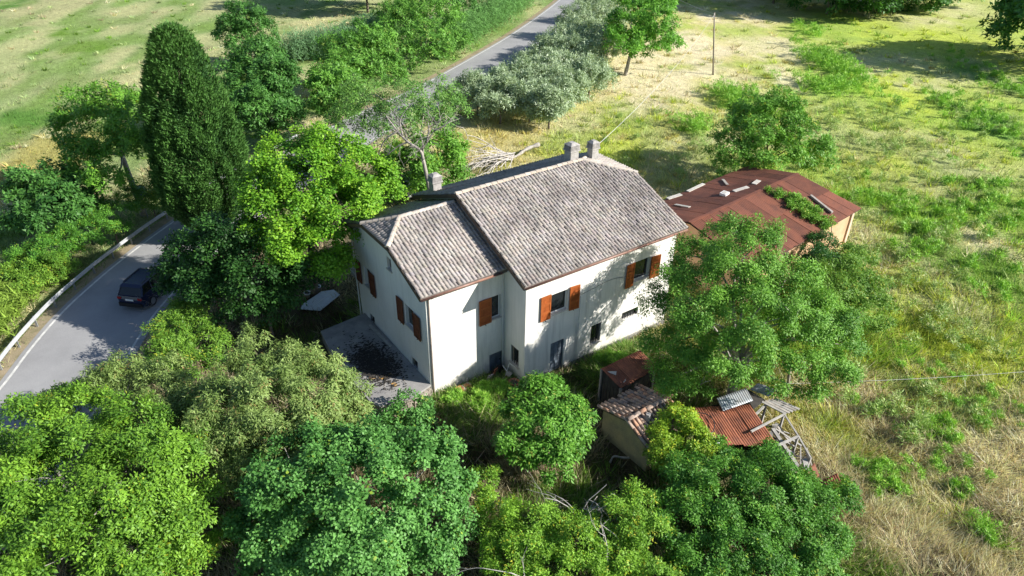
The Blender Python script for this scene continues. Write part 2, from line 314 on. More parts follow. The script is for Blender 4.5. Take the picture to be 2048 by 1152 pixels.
CROWNS={
'walnut_front':((-14.73,-0.65),[(-15.89,3.59,3.0,1.4),(-14.31,2.52,3.4,1.39),(-12.74,0.48,3.5,1.45),(-11.84,-1.13,3.0,1.43),(-15.21,0.28,3.0,1.86),(-13.71,-1.9,3.0,1.9),(-12.1,-3.01,2.2,1.38),(-16.47,-0.28,2.2,1.64),(-15.24,-2.32,1.8,1.78),(-13.41,-3.56,1.5,1.61),(-16.68,1.81,2.8,1.13),(-17.04,0.74,2.4,1.29),(-16.05,-0.83,2.2,1.26),(-17.04,-1.14,1.6,1.42),(-14.46,-2.19,2.2,1.26)]),
'small_leaf_front':((-12.36,-4.02),[(-12.09,-4.19,1.2,1.0),(-13.04,-4.19,0.8,1.08),(-11.18,-3.19,0.9,0.67)]),
'shrub_road':((-14.44,8.3),[(-14.39,8.18,0.6,1.07),(-15.24,8.27,0.5,0.94),(-13.54,8.53,0.4,0.85)]),
'cherry':((-7.28,-0.88),[(-7.13,2.66,4.5,0.57),(-7.23,1.48,4.2,0.9),(-8.34,1.11,4.0,1.09),(-6.5,0.25,4.0,1.17),(-4.8,0.74,3.6,0.67),(-5.66,-1.36,3.5,1.47),(-7.38,-1.43,3.6,1.52),(-8.97,-0.61,3.4,1.37),(-4.68,-1.54,3.0,0.9),(-4.91,-2.72,2.6,0.73),(-6.69,-2.55,2.6,1.53),(-8.6,-2.01,2.4,1.3),(-9.27,1.32,3.2,0.89),(-9.67,-1.24,1.8,0.91)]),
'plum':((-11.14,4.39),[(-11.72,6.54,2.0,1.12),(-12.8,6.56,1.9,1.03),(-10.66,4.67,2.2,1.25),(-9.92,2.67,2.4,1.05),(-11.19,2.92,2.0,1.04),(-10.49,1.75,1.8,0.86)]),
'fig':((-6.61,-6.41),[(-6.36,-6.47,2.0,2.81),(-7.89,-4.75,3.0,1.78),(-6.01,-5.21,3.6,1.13),(-4.96,-5.61,3.6,1.05),(-4.27,-7.01,2.8,1.7),(-8.27,-6.04,1.2,2.05),(-4.36,-8.19,1.5,1.41),(-9.34,-4.75,1.2,1.32),(-6.62,-7.6,0.8,2.04),(-6.6,-4.13,3.3,0.87),(-3.05,-7.46,1.6,0.88),(-4.98,-8.81,0.6,1.12),(-9.52,-5.93,0.3,1.3)]),
'shrub_verge':((-9.0,9.48),[(-8.54,11.88,1.1,0.99),(-9.52,9.95,1.0,1.1),(-7.73,11.21,1.4,0.71),(-8.27,8.64,0.8,1.09),(-10.16,9.07,0.7,0.97),(-9.23,7.3,0.8,1.05)]),
'peach':((2.48,-6.4),[(3.09,-5.33,1.9,1.09),(1.96,-5.56,1.6,1.02),(3.43,-6.56,1.6,1.11),(2.2,-6.55,1.2,1.28),(3.21,-7.43,0.9,0.93),(1.27,-6.16,0.8,0.93),(2.0,-7.39,0.5,1.0)]),
'small_fig':((-1.46,-0.89),[(-1.34,-0.76,0.3,0.86),(-2.04,-0.51,0.0,0.67),(-0.89,-1.39,0.0,0.53),(-1.44,-1.37,-0.3,0.53)]),
'thicket_front':((-0.06,-11.26),[(-1.74,-9.02,0.8,0.94),(-1.15,-10.19,1.0,1.11),(-0.17,-11.7,1.0,1.09),(1.72,-11.8,1.2,1.0),(2.16,-12.75,1.0,0.99),(2.73,-11.82,1.4,0.63),(-2.25,-10.43,0.6,1.09),(-1.34,-11.71,0.6,0.92),(0.56,-12.89,0.6,1.08),(1.94,-13.84,0.6,0.89),(-1.62,-7.37,0.3,0.62),(-0.46,-6.36,0.0,0.52)]),
'elm_thicket':((6.21,-14.47),[(8.13,-11.65,1.0,0.52),(7.38,-12.69,1.0,1.13),(8.8,-13.39,0.9,0.93),(5.42,-12.0,1.0,1.13),(5.74,-13.53,1.2,1.43),(7.59,-14.5,1.2,1.44),(8.69,-15.45,0.8,1.16),(9.48,-14.41,0.8,0.71),(3.81,-13.55,0.8,1.31),(5.19,-15.07,0.8,1.48),(6.92,-16.12,0.5,1.31),(8.57,-16.36,0.3,0.95),(4.47,-12.39,0.8,0.96),(3.38,-14.79,0.4,1.27),(5.14,-16.14,0.4,1.27),(7.11,-17.01,0.0,0.91)]),
'ivy_hut':((7.04,-10.24),[(7.66,-9.32,1.2,0.72),(7.42,-10.56,1.1,0.79),(6.68,-9.81,0.9,0.71),(6.02,-10.39,0.4,0.74),(7.54,-11.37,0.8,0.61)]),
'shrub_end':((10.89,-15.58),[(10.96,-15.6,-0.1,0.63),(11.63,-15.68,0.0,0.43),(10.34,-15.5,-0.1,0.55)]),
'walnut_big':((13.15,-8.28),[(14.97,-4.77,6.3,1.07),(16.46,-5.78,6.3,1.17),(13.27,-4.74,5.8,1.15),(11.16,-5.48,5.3,1.11),(13.29,-7.18,6.0,1.66),(15.63,-8.14,5.4,1.36),(10.01,-6.01,4.0,0.96),(10.57,-7.43,4.6,1.51),(11.97,-9.07,5.0,1.82),(14.68,-9.69,4.3,1.66),(16.69,-10.36,3.3,1.34),(9.9,-7.9,3.0,1.22),(10.89,-9.19,3.4,1.42),(13.34,-10.47,3.0,1.54),(15.44,-11.3,2.0,1.3),(18.16,-10.74,2.0,1.01),(9.25,-7.61,1.9,0.85),(10.23,-8.36,1.5,0.76),(14.48,-11.5,1.2,0.81),(9.45,-6.1,2.8,0.82),(10.66,-4.34,4.0,0.65)]),
'creeper_shed':((25.76,-4.2),[(25.82,-4.26,1.2,1.07),(27.36,-3.27,1.6,0.78),(24.56,-4.77,0.6,0.93)]),
'shrub_shed':((25.24,-6.5),[(25.99,-5.08,1.0,1.06),(21.1,-7.5,1.2,1.13),(28.09,-4.73,0.5,1.1),(25.61,-6.68,0.5,1.16),(24.19,-8.61,0.3,1.1),(23.73,-6.65,0.8,1.25),(27.31,-7.07,0.1,0.87),(30.05,-4.65,0.2,0.73)]),
'tree_behind_shed':((37.26,8.82),[(38.43,9.85,3.6,2.35),(34.86,9.82,2.6,1.97),(38.67,7.3,2.6,2.14),(35.57,7.25,2.0,2.33),(40.07,6.06,1.4,1.33),(32.87,8.7,1.6,1.44),(40.82,10.85,4.4,1.37),(38.56,11.98,3.4,1.51)]),
'maple':((-0.82,12.94),[(-0.43,13.48,8.5,1.18),(0.53,12.02,9.0,0.99),(1.46,11.06,8.0,1.45),(-1.67,12.87,7.5,1.45),(-0.8,10.66,7.5,1.78),(2.64,10.56,7.0,1.36),(0.26,8.73,6.5,1.77),(3.31,10.18,6.2,1.03),(-3.06,10.95,6.5,1.39),(-2.3,9.5,6.0,1.59),(-3.78,10.96,5.5,1.13),(-1.25,9.01,5.0,1.51),(-3.41,9.24,4.8,1.22),(1.02,8.54,5.0,0.99),(-1.38,7.71,3.8,1.07),(-3.17,12.39,7.0,0.87)]),
'under_a':((-6.46,12.75),[(-6.72,13.43,3.4,1.62),(-5.8,11.93,4.6,1.35),(-7.64,14.03,1.6,1.2),(-6.49,12.04,2.4,1.6),(-4.81,11.4,5.0,1.21),(-7.61,14.34,2.6,1.02)]),
'under_b':((-4.5,9.79),[(-4.48,9.89,3.6,1.77),(-3.82,9.51,1.8,1.32),(-5.26,10.18,1.8,1.43),(-2.89,8.45,3.0,1.13),(-5.46,10.41,3.2,1.35)]),
'acacia':((-7.26,30.76),[(-8.56,36.37,6.0,1.43),(-7.36,32.42,6.5,1.5),(-6.51,28.12,6.5,1.22),(-9.81,34.06,5.0,1.16),(-8.65,30.89,5.0,1.48),(-7.39,28.91,5.0,1.04),(-9.68,30.11,4.0,1.25),(-9.12,27.51,3.5,1.22),(-5.7,33.59,7.0,1.03),(-9.97,32.54,4.0,1.01),(-6.58,27.27,5.0,0.89)]),
'dark_elm':((-12.62,28.95),[(-13.7,30.75,2.5,1.44),(-12.09,30.34,3.0,1.31),(-12.69,27.59,2.0,1.73),(-14.17,28.89,1.5,1.28),(-11.49,27.7,2.0,1.28),(-10.78,29.01,2.8,1.1)]),
'shrub_rail_a':((-9.63,26.82),[(-9.28,26.99,1.5,1.38),(-10.91,25.26,1.0,1.33),(-9.72,26.69,0.6,0.96),(-7.98,29.31,1.2,1.01)]),
'shrub_rail_b':((-6.59,29.95),[(-7.09,29.23,0.8,1.24),(-5.95,30.53,0.4,0.83),(-6.21,30.75,1.0,0.94)]),
'shrub_rail_c':((-13.37,24.76),[(-12.36,25.39,1.0,1.18),(-13.64,24.68,0.8,1.15),(-14.91,24.37,0.8,1.07),(-12.52,24.38,0.4,0.91)]),
'shrub_rail_d':((-14.65,23.37),[(-13.82,23.37,0.2,1.07),(-14.88,22.89,0.0,1.12),(-15.39,24.07,0.2,0.94)]),
'oak':((5.69,40.17),[(7.0,43.83,5.5,1.97),(5.12,41.44,4.5,2.09),(7.0,40.23,4.5,2.09),(4.84,38.64,3.0,2.49),(6.66,37.61,2.5,1.43),(4.07,39.31,2.5,1.7),(5.54,38.4,1.0,1.27)]),
'oak_far':((12.65,67.1),[(12.6,67.06,4.5,2.0),(11.24,67.5,3.0,2.01),(14.21,67.21,3.0,2.04),(12.55,66.75,1.5,2.34)]),
'half_dead':((12.54,22.46),[(10.5,27.62,5.0,1.85),(12.41,26.03,5.5,1.84),(16.18,27.05,5.0,1.76),(8.77,27.9,4.0,1.45),(17.79,26.53,4.0,1.2),(10.64,23.59,4.5,1.93),(13.85,23.87,4.0,1.84),(11.52,31.74,5.0,1.28)]),
'half_dead_low':((12.15,21.94),[(13.41,21.65,2.5,1.81),(11.12,21.58,2.0,1.78),(13.72,21.52,1.0,1.44),(11.73,21.27,0.5,1.42),(10.59,24.0,1.5,1.44)]),
'poplar_bush':((11.89,39.02),[(12.17,39.07,3.5,1.79),(10.57,36.74,2.5,1.65),(13.32,42.23,4.0,1.37)]),
'ash_a':((18.75,47.36),[(17.39,48.68,3.5,2.25),(20.55,49.18,3.5,2.31),(20.26,46.42,2.0,2.06),(16.37,44.11,2.6,1.95)]),
'ash_b':((32.23,59.67),[(35.93,65.84,4.0,2.87),(30.06,60.54,3.0,2.44),(34.15,58.64,3.5,2.71),(29.68,53.41,2.0,2.56),(26.92,54.71,1.5,2.31),(35.7,57.66,1.0,1.83),(32.81,68.93,2.5,1.67)]),
'ash_c':((46.95,72.65),[(45.52,69.68,3.0,1.85),(42.4,70.15,3.5,2.19),(51.63,76.52,3.0,2.39)]),
'olive0':((26.36,36.42),[(26.3,36.32,1.6,1.44),(25.76,37.02,1.2,1.24),(27.15,36.12,1.2,1.24),(26.22,36.23,0.7,1.14)]),
'olive1':((26.91,33.1),[(26.83,32.99,1.6,1.4),(26.33,33.68,1.2,1.21),(27.68,32.8,1.2,1.21),(26.8,32.95,0.7,1.11)]),
'olive2':((29.6,31.67),[(29.6,31.69,1.6,1.62),(28.92,32.32,1.2,1.39),(30.48,31.31,1.2,1.4),(29.33,31.28,0.7,1.27)]),
'olive3':((33.1,37.36),[(33.12,37.4,1.6,1.67),(32.4,38.04,1.2,1.44),(34.02,37.0,1.2,1.44),(32.78,36.9,0.7,1.31)]),
'olive4':((38.02,37.62),[(38.14,37.81,1.6,1.89),(37.24,38.38,1.2,1.62),(39.07,37.2,1.2,1.63),(37.49,36.92,0.7,1.48)]),
'olive5':((42.85,44.52),[(42.97,44.71,1.6,1.89),(42.08,45.29,1.2,1.62),(43.91,44.13,1.2,1.63),(42.3,43.78,0.7,1.48)]),
'olive6':((44.34,40.79),[(44.44,40.94,1.6,1.85),(43.59,41.53,1.2,1.59),(45.39,40.39,1.2,1.59),(43.82,40.12,0.7,1.45)]),
'olive7':((51.84,50.02),[(52.07,50.34,1.6,2.07),(51.0,50.86,1.2,1.78),(53.02,49.59,1.2,1.78),(51.03,49.01,0.7,1.61)]),
'olive8':((60.56,54.8),[(60.93,55.26,1.6,2.24),(59.66,55.71,1.2,1.92),(61.86,54.34,1.2,1.92),(59.47,53.51,0.7,1.74)]),
'olive9':((37.72,41.74),[(37.58,41.58,1.6,1.38),(37.17,42.33,1.2,1.19),(38.51,41.47,1.2,1.19),(37.65,41.63,0.7,1.09)]),
'olive10':((57.22,57.02),[(57.37,57.23,1.6,1.93),(56.46,57.83,1.2,1.66),(58.35,56.65,1.2,1.66),(56.54,56.15,0.7,1.51)]),
'olive11':((67.02,63.85),[(67.31,64.22,1.6,2.12),(66.19,64.73,1.2,1.81),(68.27,63.45,1.2,1.82),(66.03,62.65,0.7,1.64)]),
'olive12':((51.77,44.91),[(51.84,45.04,1.6,1.81),(51.05,45.65,1.2,1.56),(52.81,44.53,1.2,1.56),(51.25,44.27,0.7,1.42)]),
'olive13':((30.59,37.56),[(30.44,37.34,1.6,1.27),(30.07,38.1,1.2,1.1),(31.3,37.3,1.2,1.1),(30.59,37.56,0.7,1.01)]),
'olive14':((34.84,32.58),[(34.76,32.51,1.6,1.47),(34.24,33.18,1.2,1.27),(35.67,32.26,1.2,1.27),(34.69,32.35,0.7,1.16)]),
'olive15':((40.0,34.59),[(39.91,34.52,1.6,1.47),(39.41,35.2,1.2,1.27),(40.84,34.27,1.2,1.27),(39.86,34.36,0.7,1.16)]),
'olive16':((30.19,29.15),[(29.99,28.92,1.6,1.17),(29.72,29.63,1.2,1.01),(30.85,28.9,1.2,1.01),(30.27,29.22,0.7,0.93)]),
'olive17':((46.98,46.7),[(47.04,46.81,1.6,1.79),(46.26,47.44,1.2,1.54),(48.0,46.34,1.2,1.54),(46.51,46.08,0.7,1.4)]),
'lime':((49.99,39.41),[(50.5,39.89,5.0,2.29),(51.12,36.3,5.0,2.12),(46.7,36.51,3.8,1.91),(55.29,40.66,6.0,2.05),(50.82,36.49,3.0,1.97),(53.88,42.82,6.5,1.87),(53.27,36.88,3.2,1.82),(49.75,37.39,2.2,1.56)]),
'top_a':((105.88,48.86),[(106.13,50.98,1.5,5.2),(105.73,47.58,4.0,6.71)]),
'top_b':((117.41,46.31),[(115.93,46.69,1.5,6.16),(118.31,46.08,4.0,7.88)]),
'top_c':((127.56,44.82),[(123.35,42.53,1.2,4.43),(129.58,45.91,4.0,6.4)]),
'top_d':((105.86,59.99),[(107.21,63.77,3.0,6.49),(104.94,57.43,6.0,7.89)]),
'top_e':((103.1,12.51),[(105.4,13.33,3.0,6.06),(99.94,10.14,6.0,6.27),(104.85,15.32,4.0,4.74)]),
'top_f':((39.94,91.93),[(38.16,93.91,4.0,5.81),(41.76,89.89,5.0,5.73)]),
}
# ------------------------------------------------------------------ land, road, grass
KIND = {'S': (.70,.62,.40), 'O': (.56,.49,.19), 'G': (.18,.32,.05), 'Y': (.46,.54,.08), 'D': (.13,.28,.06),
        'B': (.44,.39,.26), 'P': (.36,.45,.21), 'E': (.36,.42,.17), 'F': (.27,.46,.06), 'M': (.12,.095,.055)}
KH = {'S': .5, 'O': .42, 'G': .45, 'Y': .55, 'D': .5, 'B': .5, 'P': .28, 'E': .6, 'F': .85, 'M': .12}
KEYS = 'SOGYDBPEFM'
KC = np.array([KIND[k] for k in KEYS]); KHT = np.array([KH[k] for k in KEYS])

ROAD_L = [(-60,-12),(-42,-6),(-30,0.5),(-23.3,6.2),(-19.7,10.4),(-17.53,13.68),(-15.97,16.57),(-14.2,19.41),(-12.41,21.7),(-9.87,24.5),(-5.19,28.9),
          (2.2,34.6),(11.5,41.0),(18.5,44.9),(26.17,48.9),(39.33,57.3),(52.31,66.2),(71.85,81.2),(95,101),(130,133),(190,190)]
RLs = spline([(x, y, 0) for x, y in ROAD_L], 6)
_rt = []
for i, p in enumerate(RLs):
    d = (RLs[min(i+1, len(RLs)-1)] - RLs[max(i-1, 0)]).normalized(); _rt.append(Vector((d.y, -d.x, 0)))
def road_line(off): return [p + n*off for p, n in zip(RLs, _rt)]
ROAD_W = 5.9
_rc = np.array([(p.x, p.y) for p in road_line(ROAD_W/2)])
_rlx = np.array([p.x for p in RLs[8:]]); _rly = np.array([p.y for p in RLs[8:]])
_o = np.argsort(_rlx); _rlx = _rlx[_o]; _rly = _rly[_o]
def road_dist(x, y):
    d = np.full(np.shape(x), 1e9)
    for a, b_ in zip(_rc[:-1], _rc[1:]):
        ab = b_-a; t = np.clip(((x-a[0])*ab[0]+(y-a[1])*ab[1])/(ab@ab+1e-9), 0, 1)
        d = np.minimum(d, np.hypot(x-a[0]-t*ab[0], y-a[1]-t*ab[1]))
    return d

def cover(x, y):
    """weights of ground-cover kinds at places"""
    x = np.asarray(x, float); y = np.asarray(y, float); W = np.zeros((len(x), len(KEYS)))
    ix = {k: i for i, k in enumerate(KEYS)}
    left = y > np.interp(x, _rlx, _rly)
    yard = (~left) & (x < 13) & (y < 30) & (y > -40)
    n1 = vnoise(x+40, y+90, 9); n2 = vnoise(x+7, y+3, 3.2); n3 = vnoise(x*.45+y*.9, (y*.45-x*.9)*3.2, 7.0)
    m = .45*n1+.30*n2+.25*vnoise(x, y, 1.1)
    # open field this side of the road
    W[:, ix['S']] = np.clip(.62-m, 0, 1)*1.6; W[:, ix['O']] = np.clip(.5-abs(m-.5)*3, 0, 1)*.9
    W[:, ix['Y']] = np.clip(m-.42, 0, 1)*1.6; W[:, ix['E']] = np.clip(n2-.45, 0, 1)*1.2; W[:, ix['G']] = np.clip(n1-.6, 0, 1)
    # greener grass on the right-hand slope
    fu = (x-CAM[0])*.8145-(y-CAM[1])*.5802; fv = (x-CAM[0])*.5802+(y-CAM[1])*.8145
    gb = np.clip((fu/np.maximum(fv, 5)-.30)/.15, 0, 1)*np.clip((fv-27)/8, 0, 1)*(.55+.45*n1); 
    Gr = np.zeros_like(W); Gr[:, ix['Y']] = .25+.5*n2; Gr[:, ix['F']] = np.clip(n1-.35, 0, 1)*1.3; Gr[:, ix['E']] = .35; Gr[:, ix['G']] = .2; Gr[:, ix['S']] = np.clip(.45-m, 0, 1)*1.5
    W = W*(1-gb)[:, None]+Gr/Gr.sum(1)[:, None]*(W.sum(1)*gb)[:, None]
    # mown field beyond the road
    Wl = np.zeros_like(W); Wl[:, ix['P']] = .75; Wl[:, ix['S']] = np.clip(n3-.48, 0, 1)*2.4; Wl[:, ix['G']] = np.clip(.50-n3, 0, 1)*2.6; Wl[:, ix['B']] = np.clip(n1-.55, 0, 1)*.9
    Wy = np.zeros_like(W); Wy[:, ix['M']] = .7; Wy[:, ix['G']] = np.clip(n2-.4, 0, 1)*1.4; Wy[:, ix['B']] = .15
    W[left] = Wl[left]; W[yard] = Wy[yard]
    W /= W.sum(1)[:, None] + 1e-6
    ca, sa = math.cos(R(-35.457)), math.sin(R(-35.457))
    wob = (vnoise(x+13, y+51, 3.0)-.5)*1.1 + (vnoise(x+3, y+1, .9)-.5)*.9
    for (cx, cy, a, b_, k, w) in PATCH:
        dx, dy = x-cx, y-cy; u = dx*ca+dy*sa; v = -dx*sa+dy*ca
        q = np.hypot(u/a, v/b_) + wob
        s = np.clip((1.3-q)/.8, 0, 1)*w*.85; s = s*s*(3-2*s)
        W *= (1-s)[:, None]; W[:, ix[k]] += s
    return W

def ground_z(x, y, rd=None):
    z = GZ - .05 + (vnoise(x, y, 14)-.5)*.30 + (vnoise(x+5, y+9, 3.4)-.5)*.22
    rd = road_dist(x, y) if rd is None else rd
    near = np.clip((rd-3.0)/3.5, 0, 1)
    return np.where(near < 1, (GZ-.075)*(1-near)+z*near, z)

gx = np.concatenate([[-1500,-700,-350,-200,-130,-95,-75], np.arange(-62, 165, 1.25), [172,190,220,270,350,500,900,1600]])
gy = np.concatenate([[-1500,-700,-350,-200,-120,-80,-60], np.arange(-48, 142, 1.25), [150,165,190,230,300,420,800,1600]])
XX, YY = np.meshgrid(gx, gy); xf, yf = XX.ravel(), YY.ravel()
rd_all = road_dist(xf, yf)
zf = ground_z(xf, yf, rd_all)
Wg = cover(xf, yf); cg = Wg @ KC; cg[yf > np.interp(xf, _rlx, _rly)] *= np.array([.74, .77, .64])
nx, ny = len(gx), len(gy)
ii = (np.arange(ny-1)[:, None]*nx + np.arange(nx-1)[None]).ravel()
ground = put('ground', np_mesh('ground', np.stack([xf, yf, zf], 1), np.stack([ii, ii+1, ii+1+nx, ii+nx], 1), M['ground'], cg*np.clip(.55+.005*np.hypot(xf-CAM[0], yf-CAM[1]), .65, 1.0)[:, None], True))  # ground colour darkened near the camera, standing in for shade between tufts
tag(ground, 'grassy ground of the hillside, straw dry and green', 'ground', kind='structure')

def strip(name, a, b_, z, mat, parent=None, kind='structure', label=None, cat=None):
    A, B = road_line(a), road_line(b_); n = len(A)
    V = [(p.x, p.y, z) for p in A] + [(p.x, p.y, z) for p in B]
    o = put(name, np_mesh(name, V, [(i, n+i, n+i+1, i+1) for i in range(n-1)], mat), parent)
    if kind: tag(o, label, cat, kind=kind)
    return o
strip('road_verge', -1.0, .1, GZ-.022, M['verge'], label='dry gravelly verge between road and guardrail', cat='verge')
strip('grass_verge', ROAD_W-.1, ROAD_W+.7, GZ-.022, M['verge'], label='dry verge on the house side of the road', cat='verge')
road = strip('road', -.25, ROAD_W+.1, GZ-.01, M['asphalt'], label='grey asphalt country road curving past the house', cat='road')
strip('edge_line', 0, .14, GZ-.005, M['road_paint'], road, kind=None)
strip('edge_line', ROAD_W-.35, ROAD_W-.22, GZ-.005, M['road_paint'], road, kind=None)

FOOT = [(-2.75, .25, .5, 8.2), (.4, .4, 5, 8.75), (4.9, -1.5, 15.35, 8.95), (18.9, -3.2, 33, 6.5), (7.2, -6.0, 10.1, -4.2), (5.4, -9.5, 8.3, -7.2), (8.2, -13.2, 12.6, -9.0)]
def free(x, y, m=0.0):
    ok = np.ones(len(x), bool)
    for (a, b_, c, d) in FOOT: ok &= ~((x > a-m) & (x < c+m) & (y > b_-m) & (y < d+m))
    return ok

def blades(rng, px, py, pz, h, w, cols, k, spread, lean=.45):
    """k single blades round each tuft centre"""
    n = len(px); I = np.repeat(np.arange(n), k); m = n*k
    a = rng.random(m)*2*np.pi; rr = spread[I]*np.sqrt(rng.random(m))
    bx = px[I]+np.cos(a)*rr; by = py[I]+np.sin(a)*rr
    hh = h[I]*(.55+.7*rng.random(m)); ww = w[I]*(.7+.6*rng.random(m))
    wx = (vnoise(bx, by, 1.3)-.5)*2.0; wy = (vnoise(bx+77, by+31, 1.3)-.5)*2.0
    lx = np.cos(a)*lean*rng.random(m)*1.5 + wx*.6 + rng.normal(0, .25, m); ly = np.sin(a)*lean*rng.random(m)*1.5 + wy*.6 + rng.normal(0, .25, m)
    s = rng.random(m)*np.pi; sx, sy = np.cos(s)*ww/2, np.sin(s)*ww/2
    z0 = pz[I]-.04
    V = np.empty((m, 3, 3), np.float32)
    V[:, 0] = np.stack([bx-sx, by-sy, z0], 1); V[:, 1] = np.stack([bx+sx, by+sy, z0], 1)
    V[:, 2] = np.stack([bx+lx*hh, by+ly*hh, z0+hh], 1)
    c = cols[I]*(.72+.6*rng.random((m, 1))); c = c*(1+rng.normal(0, .06, (m, 3)))
    C3 = np.repeat(np.clip(c, .004, .8), 3, axis=0)
    return V.reshape(-1, 3), np.arange(m*3).reshape(-1, 3), C3

rng = np.random.default_rng(11)
n = 130000
u = rng.random(n); rmin, rmax = 12.0, 185.0
r = 1/(1/rmin + (1/rmax-1/rmin)*u**.92)
az = R(90-35.457*-1) if False else math.atan2(math.cos(R(-35.457)), -math.sin(R(-35.457)))
th = az + (rng.random(n)-.5)*R(106)
x = CAM[0]+r*np.cos(th); y = CAM[1]+r*np.sin(th)
rd = road_dist(x, y)
ok = free(x, y) & (rd > ROAD_W/2+.45+.5*rng.random(n)); x, y, r, rd = x[ok], y[ok], r[ok], rd[ok]
W = cover(x, y)
cum = np.cumsum(W, 1); cum /= cum[:, -1:]; kk = (rng.random(len(x))[:, None] > cum).sum(1).clip(0, len(KEYS)-1)
ok = ~((kk == KEYS.index('M')) & (rng.random(len(x)) < .75)); x, y, r, kk, W = x[ok], y[ok], r[ok], kk[ok], W[ok]
col = KC[kk]*.75 + (W @ KC)*.25; col[y > np.interp(x, _rlx, _rly)] *= np.array([.76, .79, .66])
h = KHT[kk]*(.5+.8*rng.random(len(x)))*np.clip(1.15-r/140, .45, 1); wd = .018+.00075*np.minimum(r, 90)
V, F, Cc = blades(rng, x, y, ground_z(x, y), h, wd, col*(1+rng.normal(0, .16, (len(x), 1))), 5, .10+.003*r, .75)
# tussocks and tall weed clumps standing out of the meadow
nt_ = 11000; u = rng.random(nt_); r = 1/(1/15.0+(1/150.0-1/15.0)*u**.75); th = az+(rng.random(nt_)-.5)*R(104)
x = CAM[0]+r*np.cos(th); y = CAM[1]+r*np.sin(th); ok = free(x, y, .3) & (road_dist(x, y) > ROAD_W/2+1.2); x, y, r = x[ok], y[ok], r[ok]
left = y > np.interp(x, _rlx, _rly); W = cover(x, y); W[:, KEYS.index('M')] *= .1; W[:, KEYS.index('F')] *= 2.2; W[:, KEYS.index('E')] *= 1.6; cum = np.cumsum(W, 1); cum /= cum[:, -1:]
kk = (rng.random(len(x))[:, None] > cum).sum(1).clip(0, len(KEYS)-1); sz = (.4+.8*rng.random(len(x))**2)*np.where(left, .45, 1)
tc_ = KC[kk]*(1+rng.normal(0, .22, (len(x), 1)))*np.array([1, 1, .95]); tc_ = np.clip(tc_, .02, .75)
V2, F2, C2 = blades(rng, x, y, ground_z(x, y), .35+.55*KHT[kk]*sz, .022+.0009*r, tc_, 18, .18+.22*sz, .9)
F = np.concatenate([F, F2+len(V)]); V = np.concatenate([V, V2]); Cc = np.concatenate([Cc, C2])
tag(put('grass', np_mesh('grass', V, F, M['grass'], Cc)), 'tall dry and green meadow grass over the fields', 'grass', kind='stuff')
# ------------------------------------------------------------------ farmhouse
house = empty('farmhouse', (8, 3, -1.1), 'white plastered two-storey farmhouse with grey tiled roof and orange-brown shutters', 'house')
WX, WY0, WY1 = .49, .49, 8.66            # wing walls
MX0, MX1, MY0, MY1 = 4.95, 15.26, -1.4, 8.86
SLW = (7.433-5.6)/4.574; SLM = (7.966-5.523)/(4.353+1.777)
def zw(y): return 5.6 + SLW*(4.574-abs(y-4.574))
def zm(y): return 7.966 - SLM*abs(y-4.353)

def wall(name, mat, o, u, ulen, top, holes, zlo=-1.3, depth=.2, parent=None):
    """upright wall from o along u; top = [(u, z)...] profile; holes = (u0,u1,z0,z1); reveal goes inwards"""
    o = Vector((o[0], o[1], 0)); u = Vector((u[0], u[1], 0)); inn = Vector((-u.y, u.x, 0))   # wall seen with u to the right: inside is behind
    tz = lambda s: float(np.interp(s, [t[0] for t in top], [t[1] for t in top]))
    cuts = sorted(set([0, ulen] + [t[0] for t in top] + [h for q in holes for h in q[:2]]))
    mb = MB(); P = lambda s, z, d=0: tuple(o + u*s + inn*d + Vector((0, 0, z)))
    for a, b_ in zip(cuts[:-1], cuts[1:]):
        if b_-a < 1e-5: continue
        hs = sorted([(q[2], q[3]) for q in holes if q[0] <= a+1e-6 and q[1] >= b_-1e-6]); z = zlo
        for h0, h1 in hs:
            mb.add([P(a, z), P(b_, z), P(b_, h0), P(a, h0)], [(0, 1, 2, 3)]); z = h1
        mb.add([P(a, z), P(b_, z), P(b_, tz(b_)), P(a, tz(a))], [(0, 1, 2, 3)])
    for (a, b_, c, d) in holes:
        mb.add([P(a, c), P(b_, c), P(b_, c, depth), P(a, c, depth)], [(0, 1, 2, 3)])
        mb.add([P(a, d), P(a, d, depth), P(b_, d, depth), P(b_, d)], [(0, 1, 2, 3)])
        mb.add([P(a, c), P(a, c, depth), P(a, d, depth), P(a, d)], [(0, 1, 2, 3)])
        mb.add([P(b_, c), P(b_, d), P(b_, d, depth), P(b_, c, depth)], [(0, 1, 2, 3)])
    return mb.build(name, mat, parent or house), P

TH = .20
holeL = [(WY1-7.60, WY1-6.85, 2.30, 3.55), (WY1-2.75, WY1-1.85, 2.45, 3.70), (WY1-4.42, WY1-3.97, 4.93, 5.62), (WY1-7.55, WY1-6.92, -.17, .42), (WY1-2.45, WY1-1.82, -.05, .55)]
topL = [(0, zw(WY1)-TH), (WY1-6.05, 6.84-.16), (WY1-3.10, 6.84-.16), (WY1-WY0, zw(WY0)-TH)]
_, PL = wall('wall', M['plaster_left'], (WX, WY1), (0, -1), WY1-WY0, topL, holeL)
holeF = [(4.17-WX, 4.76-WX, 2.55, 3.92), (4.04-WX, 4.90-WX, -.9, .30)]
_, PF = wall('wall', M['plaster'], (WX, WY0), (1, 0), MX0-WX, [(0, zw(WY0)-TH), (MX0-WX, zw(WY0)-TH)], holeF)
holeS = [(MY1+.20, MY1+.90, .0, 1.10)]
topS = [(0, zm(MY1)-TH), (MY1-4.353, 7.966-TH), (MY1-MY0, zm(MY0)-TH)]
_, PS = wall('wall', M['plaster_left'], (MX0, MY1), (0, -1), MY1-MY0, topS, holeS)
